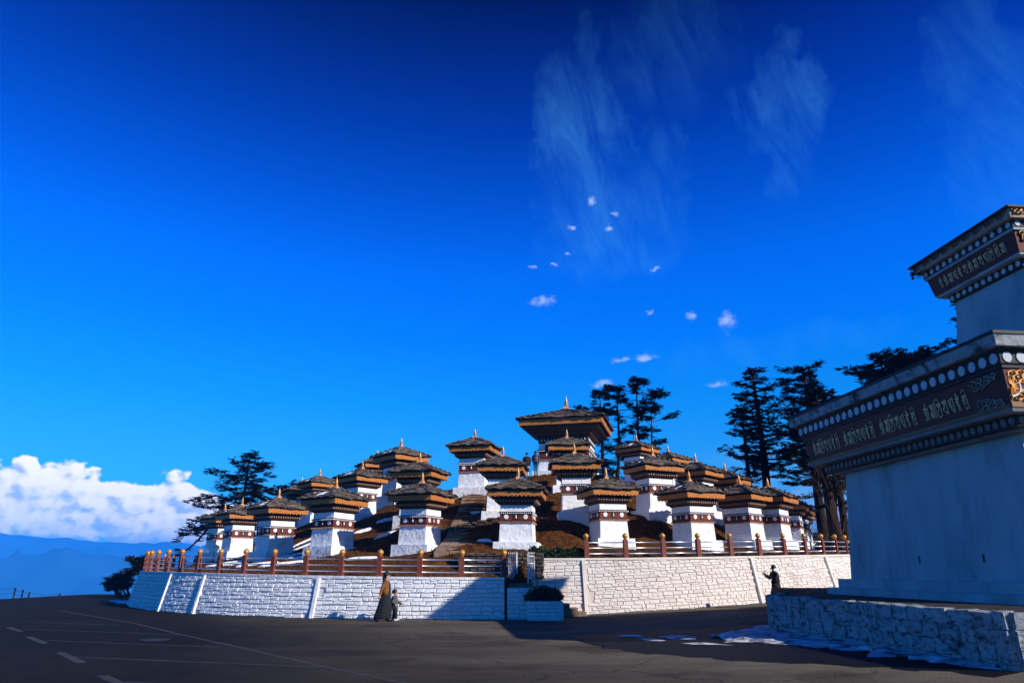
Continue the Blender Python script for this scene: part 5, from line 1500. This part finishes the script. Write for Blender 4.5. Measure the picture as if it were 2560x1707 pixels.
for q in ([(1305, 1590), (1360, 1594)], [(1200, 1585), (1240, 1587)]): line(q, .05, 'faint scrap of white line on the road')
for i, (px, py, r, lab) in enumerate([(388, 1599, .38, 'round dark manhole cover among the parking lines'), (651, 1537, .22, 'small drain cover near the white wall')]):
    p = ground_px(px, py); b = MB(); b.lathe([(r, 0), (r, .012), (r * .9, .012), (r * .88, .006), (r * .1, .006)], 20); o = b.build('manhole_cover', ['iron'], loc=(p.x, p.y, gz(p.x, p.y) + .002)); tag(o, lab, 'manhole cover')

# wire fence beyond the edge of the parking ground
t = thing('wire_fence', 'thin post and wire fence at the far left road edge', 'fence')
PP = []
for px, py0, h in ((-60, 1464, .9), (38.8, 1469, .95), (58, 1473, .8), (74, 1479, .6), (150, 1483, .5)):
    d = 49 + (px + 60) / 60; c = at(px, py0, d); b = MB(); b.tube([(c.x, d, c.z - 1.0), (c.x, d, c.z)], .05, 6); b.build('fence_post', ['bark'], t); PP.append(c)
for z in (-.05, -.35):
    for a, b_ in zip(PP, PP[1:]):
        mid = (a + b_) / 2 + Vector((0, 0, z - .12)); b = MB(); b.tube([a + Vector((0, 0, z)), mid, b_ + Vector((0, 0, z))], .012, 4); b.build('wire', ['iron'], t)

# ------------------------------------------------------------------ people
def skin_body(name, verts, edges, mat_name, parent, root=0, levels=1):
    """verts: name -> (x, y, z, r); grown with a Skin modifier into one continuous surface"""
    me = bpy.data.meshes.new(name); keys = list(verts); idx = {k: i for i, k in enumerate(keys)}
    bm = bmesh.new(); lay = bm.verts.layers.skin.verify()
    for k in keys:
        x, y, z, r = verts[k][:4]; v = bm.verts.new((x, y, z)); v[lay].radius = (r, verts[k][4] if len(verts[k]) > 4 else r); v[lay].use_root = k == keys[root]
    bm.verts.ensure_lookup_table()
    for a, b_ in edges: bm.edges.new((bm.verts[idx[a]], bm.verts[idx[b_]]))
    bm.to_mesh(me); bm.free()
    me.materials.append(MATS[mat_name])
    o = link(name, me, parent); m = o.modifiers.new('skin', 'SKIN'); m.use_smooth_shade = True; m.branch_smoothing = .6
    s = o.modifiers.new('subdivision', 'SUBSURF'); s.levels = levels; s.render_levels = levels
    return o
def ell_ring(c, rx, ry, n=14, rot=0.0, f=None):
    P = []
    for i in range(n):
        a = 2 * math.pi * i / n; k = 1 if f is None else f(a); x, y = rx * k * math.cos(a), ry * k * math.sin(a)
        P.append((c[0] + x * math.cos(rot) - y * math.sin(rot), c[1] + x * math.sin(rot) + y * math.cos(rot), c[2]))
    return P
def ball(b, c, rx, ry, rz, mi=0, n=10, m=7, cut=None):
    P = []
    for j in range(m):
        t = math.pi * (j + .5) / m
        P.append([(c[0] + rx * math.sin(t) * math.cos(6.2832 * i / n), c[1] + ry * math.sin(t) * math.sin(6.2832 * i / n), c[2] - rz * math.cos(t)) for i in range(n)])
    b.loft(P, mi)
def hand(parent, p, d, k=1.0, m='skin', curl=.5):
    """palm, four unequal curled fingers and a side thumb"""
    p, d = Vector(p), Vector(d).normalized(); s = d.cross(Vector((0, 1, .2))).normalized(); u = s.cross(d).normalized(); b = MB()
    b.tube([p, p + d * .04 * k, p + d * .085 * k], [.024 * k, .036 * k, .030 * k], 8)
    for i, l in enumerate((.075, .085, .080, .062)):
        o = p + d * .075 * k + s * (.024 - .016 * i) * k; q = o + d * l * .5 * k; e = q + (d * (1 - curl) + u * curl) * l * .6 * k
        b.tube([o, q, e], [.0095 * k, .0088 * k, .006 * k], 6)
    o = p + d * .03 * k + s * .028 * k; b.tube([o, o + (d + s * .8) * .03 * k, o + (d * 1.6 + s * .9 + u * .4) * .035 * k], [.011 * k, .010 * k, .007 * k], 6)
    return b.build('hand', [m], parent)
def face(parent, c, fd, k, m='skin'):
    """nose, brow, lips, eyes and ear on a head centred at c looking along fd"""
    c, fd = Vector(c), Vector(fd).normalized(); sd = Vector((-fd.y, fd.x, 0)); b = MB()
    b.tube([c + fd * .088 * k + Vector((0, 0, .03)) * k, c + fd * .112 * k + Vector((0, 0, -.02)) * k, c + fd * .09 * k + Vector((0, 0, -.03)) * k], [.010 * k, .016 * k, .010 * k], 6, 0)
    b.tube([c + fd * .086 * k + sd * q * k + Vector((0, 0, -.062)) * k for q in (-.025, 0, .025)], [.004 * k, .010 * k, .004 * k], 5, 1)
    for s in (-1, 1):
        ball(b, c + fd * .078 * k + sd * .033 * s * k + Vector((0, 0, .012)) * k, .013 * k, .013 * k, .009 * k, 2, 6, 4)
        ball(b, c + sd * .078 * s * k + Vector((0, 0, -.005)) * k - fd * .005, .016 * k, .016 * k, .030 * k, 0, 6, 5)
    return b.build('face', [m, 'skin_shade', 'hair'], parent)
def hair_cap(parent, c, fd, k, long=0.0, m='hair'):
    c, fd = Vector(c), Vector(fd).normalized(); b = MB(); rings = []
    for j in range(7):
        t = j / 6; z = .122 - .15 * t; r = .094 * math.sqrt(max(.05, 1 - ((z - .0) / .125) ** 2 * .98)) + .012
        o = -fd * (.012 + .022 * t); rings.append([(c.x + o.x * k + r * k * math.cos(6.2832 * i / 12), c.y + o.y * k + r * k * math.sin(6.2832 * i / 12), c.z + z * k) for i in range(12)][::1])
    b.loft(rings[::-1], 0)
    if long:
        b.tube([c - fd * .05 * k, c - fd * .085 * k - Vector((0, 0, .08)), c - fd * .09 * k - Vector((0, 0, long * .7)), c - fd * .075 * k - Vector((0, 0, long))], [.07 * k, .075 * k, .06 * k, .025 * k], 8)
    return b.build('hair', [m], parent)
def person_at(px, d, label, z=None, rz=0.0, zf=gz):
    x = at(px, 1480, d).x
    return thing('person', label, 'person', (x, d, zf(x, d) if z is None else z), rz)

# --- woman walking to the right, rust jacket and long plaid skirt (local +x = walking direction)
xw = at(964, 1480, 26.6).x
w = thing('person', 'woman in a rust jacket and long plaid skirt walking along the white wall', 'person', (xw, 26.6, gz(xw, 26.6)))
k = .955
Vt = dict(pelvis=(0, 0, .93, .135, .11), waist=(.01, 0, 1.06, .115, .09), chest=(.015, 0, 1.26, .14, .11), neckb=(.005, 0, 1.40, .075), neck=(.02, 0, 1.46, .052), chin=(.035, 0, 1.52, .066), head=(.03, 0, 1.585, .092, .085), crown=(.015, 0, 1.65, .078),
          shl=(0, .15, 1.37, .06), ell=(-.10, .20, 1.12, .045), wrl=(-.03, .20, .90, .03), shr=(0, -.16, 1.37, .06), elr=(-.10, -.22, 1.13, .045), wrr=(-.16, -.22, .90, .032),
          hl=(.02, .08, .86, .10), kl=(.12, .08, .48, .062), al=(.10, .08, .10, .036), tl=(.24, .08, .035, .03), hr=(0, -.08, .86, .10), kr=(-.06, -.08, .48, .062), ar=(-.28, -.08, .14, .036), tr=(-.24, -.08, .03, .028))
Ed = [('pelvis', 'waist'), ('waist', 'chest'), ('chest', 'neckb'), ('neckb', 'neck'), ('neck', 'chin'), ('chin', 'head'), ('head', 'crown'), ('chest', 'shl'), ('shl', 'ell'), ('ell', 'wrl'), ('chest', 'shr'), ('shr', 'elr'), ('elr', 'wrr'), ('pelvis', 'hl'), ('hl', 'kl'), ('kl', 'al'), ('al', 'tl'), ('pelvis', 'hr'), ('hr', 'kr'), ('kr', 'ar'), ('ar', 'tr')]
skin_body('body', Vt, Ed, 'skin', w)
face(w, (.03, 0, 1.585), (1, 0, 0), 1.0)
hair_cap(w, (.02, 0, 1.60), (1, 0, 0), 1.02, .30)
b = MB()
pl = lambda a: 1 + .06 * math.sin(7 * a) + .03 * math.sin(11 * a)
b.loft([ell_ring((.02, 0, 1.10), .135, .125, 28), ell_ring((.01, 0, .95), .175, .155, 28), ell_ring((.0, 0, .70), .22, .17, 28, 0, lambda a: 1 + .03 * math.sin(7 * a)), ell_ring((-.03, 0, .40), .275, .19, 28, 0, pl), ell_ring((-.07, 0, .17), .31, .20, 28, 0, pl), ell_ring((-.09, 0, .10), .325, .19, 28, 0, pl)])
b.build('skirt', ['plaid_skirt'], w)
b = MB()
b.loft([ell_ring((.0, 0, .91), .165, .175, 16), ell_ring((.01, 0, 1.06), .15, .165, 16), ell_ring((.0, 0, 1.25), .155, .175, 16), ell_ring((-.01, 0, 1.36), .12, .19, 16), ell_ring((-.005, 0, 1.43), .075, .10, 16)])
for s in (1, -1):
    E_ = Vt['ell'] if s > 0 else Vt['elr']; Wr = Vt['wrl'] if s > 0 else Vt['wrr']
    b.tube([(0, s * .14, 1.38), (-.04, s * .19, 1.27), (E_[0], E_[1], E_[2]), ((E_[0] + Wr[0]) / 2, Wr[1], (E_[2] + Wr[2]) / 2), (Wr[0], Wr[1], Wr[2] + .02)], [.07, .075, .062, .055, .048], 10)
b.build('jacket', ['jacket_rust'], w)
b = MB(); b.loft([ell_ring((.085, 0, .93), .10, .10, 12), ell_ring((.095, 0, 1.1), .085, .105, 12), ell_ring((.085, 0, 1.28), .085, .105, 12), ell_ring((.055, 0, 1.40), .04, .06, 12)]); b.build('blouse', ['black_cloth'], w)
hand(w, (-.16, -.22, .90), (-.25, 0, -1), 1.0); hand(w, (-.03, .20, .90), (.2, 0, -1), 1.0)
b = MB()
for c, e in (((.04, .08, .045), (.28, .08, .03)), ((-.34, -.08, .10), (-.22, -.08, .02))): b.tube([c, Vector(c).lerp(Vector(e), .5), e], [.045, .045, .03], 8)
b.build('shoe', ['black_cloth'], w)
# --- child
xc = at(987, 1480, 26.95).x
c_ = thing('person', 'small child in a grey jacket and white shoes walking beside the woman', 'person', (xc, 26.98, gz(xc, 26.98)))
Vc = dict(pelvis=(0, 0, .50, .10), waist=(0, 0, .60, .095), chest=(.0, 0, .74, .105), neckb=(0, 0, .84, .055), neck=(.01, 0, .87, .042), chin=(.03, 0, .915, .062), head=(.02, 0, .975, .088), crown=(.01, 0, 1.035, .075),
          shl=(0, .11, .81, .045), ell=(.10, .13, .66, .036), wrl=(.24, .12, .57, .025), shr=(0, -.12, .81, .045), elr=(-.05, -.15, .66, .036), wrr=(.06, -.16, .56, .025), hl=(0, .06, .46, .07), kl=(.0, .06, .27, .05), al=(-.04, .06, .07, .035), tl=(.06, .06, .03, .03), hr=(.01, -.06, .46, .07), kr=(.08, -.06, .27, .05), ar=(.10, -.06, .07, .035), tr=(.21, -.06, .04, .03))
skin_body('body', Vc, Ed, 'skin', c_)
face(c_, (.02, 0, .975), (1, 0, 0), .92); hair_cap(c_, (.01, 0, .985), (1, 0, 0), .97)
b = MB(); b.loft([ell_ring((0, 0, .40), .135, .14, 14), ell_ring((0, 0, .56), .14, .145, 14), ell_ring((-.005, 0, .72), .135, .15, 14), ell_ring((-.01, 0, .81), .10, .15, 14), ell_ring((0, 0, .87), .062, .07, 14)])
for q in (('shl', 'ell', 'wrl'), ('shr', 'elr', 'wrr')): b.tube([Vector(Vc[n_][:3]) for n_ in q], [.06, .052, .042], 8)
b.tube([(.05, -.06, .855), (.09, 0, .84), (.05, .06, .855)], [.03, .035, .03], 6)
b.build('jacket', ['grey_jacket'], c_)
b = MB()
for q in (('hl', 'kl', 'al'), ('hr', 'kr', 'ar')): b.tube([Vector(Vc[n_][:3]) for n_ in q], [.085, .068, .05], 8)
b.build('trousers', ['black_cloth'], c_)
b = MB()
for s, x in ((1, -.04), (-1, .10)): b.tube([(x - .05, s * .06, .045), (x + .05, s * .06, .045), (x + .13, s * .06, .04)], [.04, .042, .025], 8)
b.build('shoe', ['white_shoe'], c_); hand(c_, (.24, .12, .57), (1, 0, -.2), .75); hand(c_, (.06, -.16, .56), (.6, 0, -.6), .75)

# --- man photographing with a phone, in the temple's shade (faces -x)
dm = 29.4; xm = at(1934, 1420, dm).x; zm = gz(xm, dm)
m_ = thing('person', 'man in a long dark robe holding up a phone beside the terrace wall', 'person', (xm, dm, zm))
top_m = at(1934, 1413, dm).z - zm; s_ = top_m / 1.66
m_.scale = (s_, s_, s_)
Vm = dict(pelvis=(.02, 0, .92, .14, .12), waist=(.03, 0, 1.06, .125), chest=(.02, 0, 1.26, .15), neckb=(0, 0, 1.40, .075), neck=(-.02, 0, 1.45, .055), chin=(-.045, 0, 1.505, .066), head=(-.035, 0, 1.565, .094), crown=(-.015, 0, 1.625, .078),
          shl=(-.01, .17, 1.36, .065), ell=(-.16, .20, 1.14, .05), wrl=(-.36, .10, 1.26, .035), shr=(-.01, -.17, 1.36, .065), elr=(-.15, -.20, 1.13, .05), wrr=(-.35, -.06, 1.25, .035), hl=(.02, .09, .86, .10), kl=(0, .09, .48, .07), al=(.03, .09, .09, .04), tl=(-.10, .09, .035, .035), hr=(.02, -.09, .86, .10), kr=(-.02, -.09, .48, .07), ar=(-.06, -.09, .09, .04), tr=(-.2, -.09, .035, .035))
skin_body('body', Vm, Ed, 'skin', m_)
face(m_, (-.035, 0, 1.565), (-1, 0, -.2), 1.0); hair_cap(m_, (-.025, 0, 1.575), (-1, 0, 0), 1.02)
b = MB(); b.loft([ell_ring((.0, 0, .95), .19, .19, 16), ell_ring((.03, 0, 1.08), .165, .185, 16), ell_ring((.025, 0, 1.26), .165, .20, 16), ell_ring((.0, 0, 1.37), .125, .20, 16), ell_ring((-.01, 0, 1.44), .075, .085, 16)])
for q in (('shl', 'ell', 'wrl'), ('shr', 'elr', 'wrr')): b.tube([Vector(Vm[n_][:3]) for n_ in q], [.085, .075, .055], 8)
b.build('jacket', ['dark_robe'], m_)
b = MB(); b.loft([ell_ring((.02, 0, .98), .17, .18, 22), ell_ring((.02, 0, .80), .19, .19, 22), ell_ring((-.02, 0, .40), .24, .20, 22, 0, pl), ell_ring((-.09, 0, .06), .33, .22, 22, 0, pl)]); b.build('robe_skirt', ['dark_robe'], m_)
hand(m_, (-.36, .10, 1.26), (-.5, -.3, .8), 1.0, 'skin_shade'); hand(m_, (-.35, -.06, 1.25), (-.5, .3, .8), 1.0, 'skin_shade')
b = MB()
for s, x in ((1, .03), (-1, -.06)): b.tube([(x + .06, s * .09, .045), (x - .08, s * .09, .045), (x - .2, s * .09, .035)], [.045, .048, .03], 8)
b.build('shoe', ['black_cloth'], m_)
ph_ = tag(MB().build('phone', ['phone']) if False else None, None) if False else None
b = MB(); b.box((-.006, -.036, -.075), (.006, .036, .075)); o = b.build('phone', ['phone'], loc=(xm - .435 * s_, dm + .02, zm + 1.39 * s_), rot=(0, .32, 0), scale=(s_, s_, s_)); tag(o, 'slim black phone held up by the man in the dark robe', 'phone')

# --- two people on the summit, seen from behind, and one by the pines
def stander(px, py_head, py_feet, d, label, jm, tm, hairlong=0.0, rz=0.0, hood=False, coat=.78):
    hd = at(px, py_head, d); zf = at(px, py_feet, d).z
    t = thing('person', label, 'person', (hd.x, d, zf), rz); s = (hd.z - zf) / 1.70; t.scale = (s, s, s)
    V_ = dict(pelvis=(0, 0, .95, .13), waist=(0, 0, 1.08, .125), chest=(0, 0, 1.28, .15), neckb=(0, 0, 1.43, .07), neck=(0, .01, 1.48, .052), chin=(0, .02, 1.54, .068), head=(0, .01, 1.60, .092), crown=(0, 0, 1.66, .08),
              shl=(-.18, 0, 1.40, .06), ell=(-.25, .03, 1.12, .045), wrl=(-.20, .16, .98, .03), shr=(.18, 0, 1.40, .06), elr=(.25, .0, 1.12, .045), wrr=(.23, .08, .90, .03), hl=(-.09, 0, .88, .095), kl=(-.08, .01, .48, .06), al=(-.07, 0, .08, .04), tl=(-.07, .12, .035, .035), hr=(.09, 0, .88, .095), kr=(.08, .01, .48, .06), ar=(.09, 0, .08, .04), tr=(.09, .12, .035, .035))
    skin_body('body', V_, Ed, 'skin', t); face(t, (0, .01, 1.60), (0, 1, 0), 1.0); hair_cap(t, (0, .0, 1.61), (0, 1, 0), 1.03, hairlong)
    b = MB(); b.loft([ell_ring((0, 0, coat), .20, .16, 16), ell_ring((0, 0, .95), .225, .175, 16), ell_ring((0, 0, 1.2), .22, .175, 16), ell_ring((0, 0, 1.38), .20, .14, 16), ell_ring((0, 0, 1.47), .085, .085, 16)])
    for q in (('shl', 'ell', 'wrl'), ('shr', 'elr', 'wrr')): b.tube([Vector(V_[n_][:3]) for n_ in q], [.085, .075, .055], 8)
    if hood: ball(b, (0, -.10, 1.43), .15, .09, .09)
    b.build('jacket', [jm], t)
    b = MB()
    for q in (('hl', 'kl', 'al'), ('hr', 'kr', 'ar')): b.tube([Vector(V_[n_][:3]) for n_ in q], [.11, .078, .052], 8)
    b.build('trousers', [tm], t)
    b = MB()
    for x in (-.07, .09): b.tube([(x, -.06, .045), (x, .06, .045), (x, .17, .035)], [.043, .045, .03], 8)
    b.build('shoe', ['black_cloth'], t); hand(t, V_['wrl'][:3], (.3, .5, -.6), 1.0); hand(t, V_['wrr'][:3], (0, .3, -1), 1.0)
    return t
stander(1317, 1132, 1191, 47.5, 'person in a black jacket and pale trousers on the summit, seen from behind', 'black_cloth', 'grey_trousers', 0, .15)
stander(1339, 1128, 1188, 47.5, 'long-haired person in a dark grey puffer jacket and jeans on the summit', 'grey_puffer', 'jeans', .25, -.3, True, .88)
stander(1536, 1183, 1238, 49.5, 'dim dark-clothed figure standing between the second-tier chortens under the pines', 'black_cloth', 'black_cloth', 0, 2.6)

# ------------------------------------------------------------------ air: one closed box of thin blue haze
hb = MB(); hb.box((-5200, -400, -264), (5200, 5600, 215))
hm = bpy.data.materials.new('haze'); hm.use_nodes = True
ht = hm.node_tree
for n in list(ht.nodes):
    if n.type == 'BSDF_PRINCIPLED': ht.nodes.remove(n)
pv = ht.nodes.new('ShaderNodeVolumePrincipled')
pv.inputs['Color'].default_value = (.02, .28, 1.0, 1)
pv.inputs['Density'].default_value = 2.8e-4
pv.inputs['Anisotropy'].default_value = -.35
ht.links.new(pv.outputs[0], ht.nodes['Material Output'].inputs['Volume'])
MATS['haze'] = hm
HAZE = True
if HAZE: tag(hb.build('haze', ['haze']), 'thin blue mountain haze filling the valleys', kind='stuff')
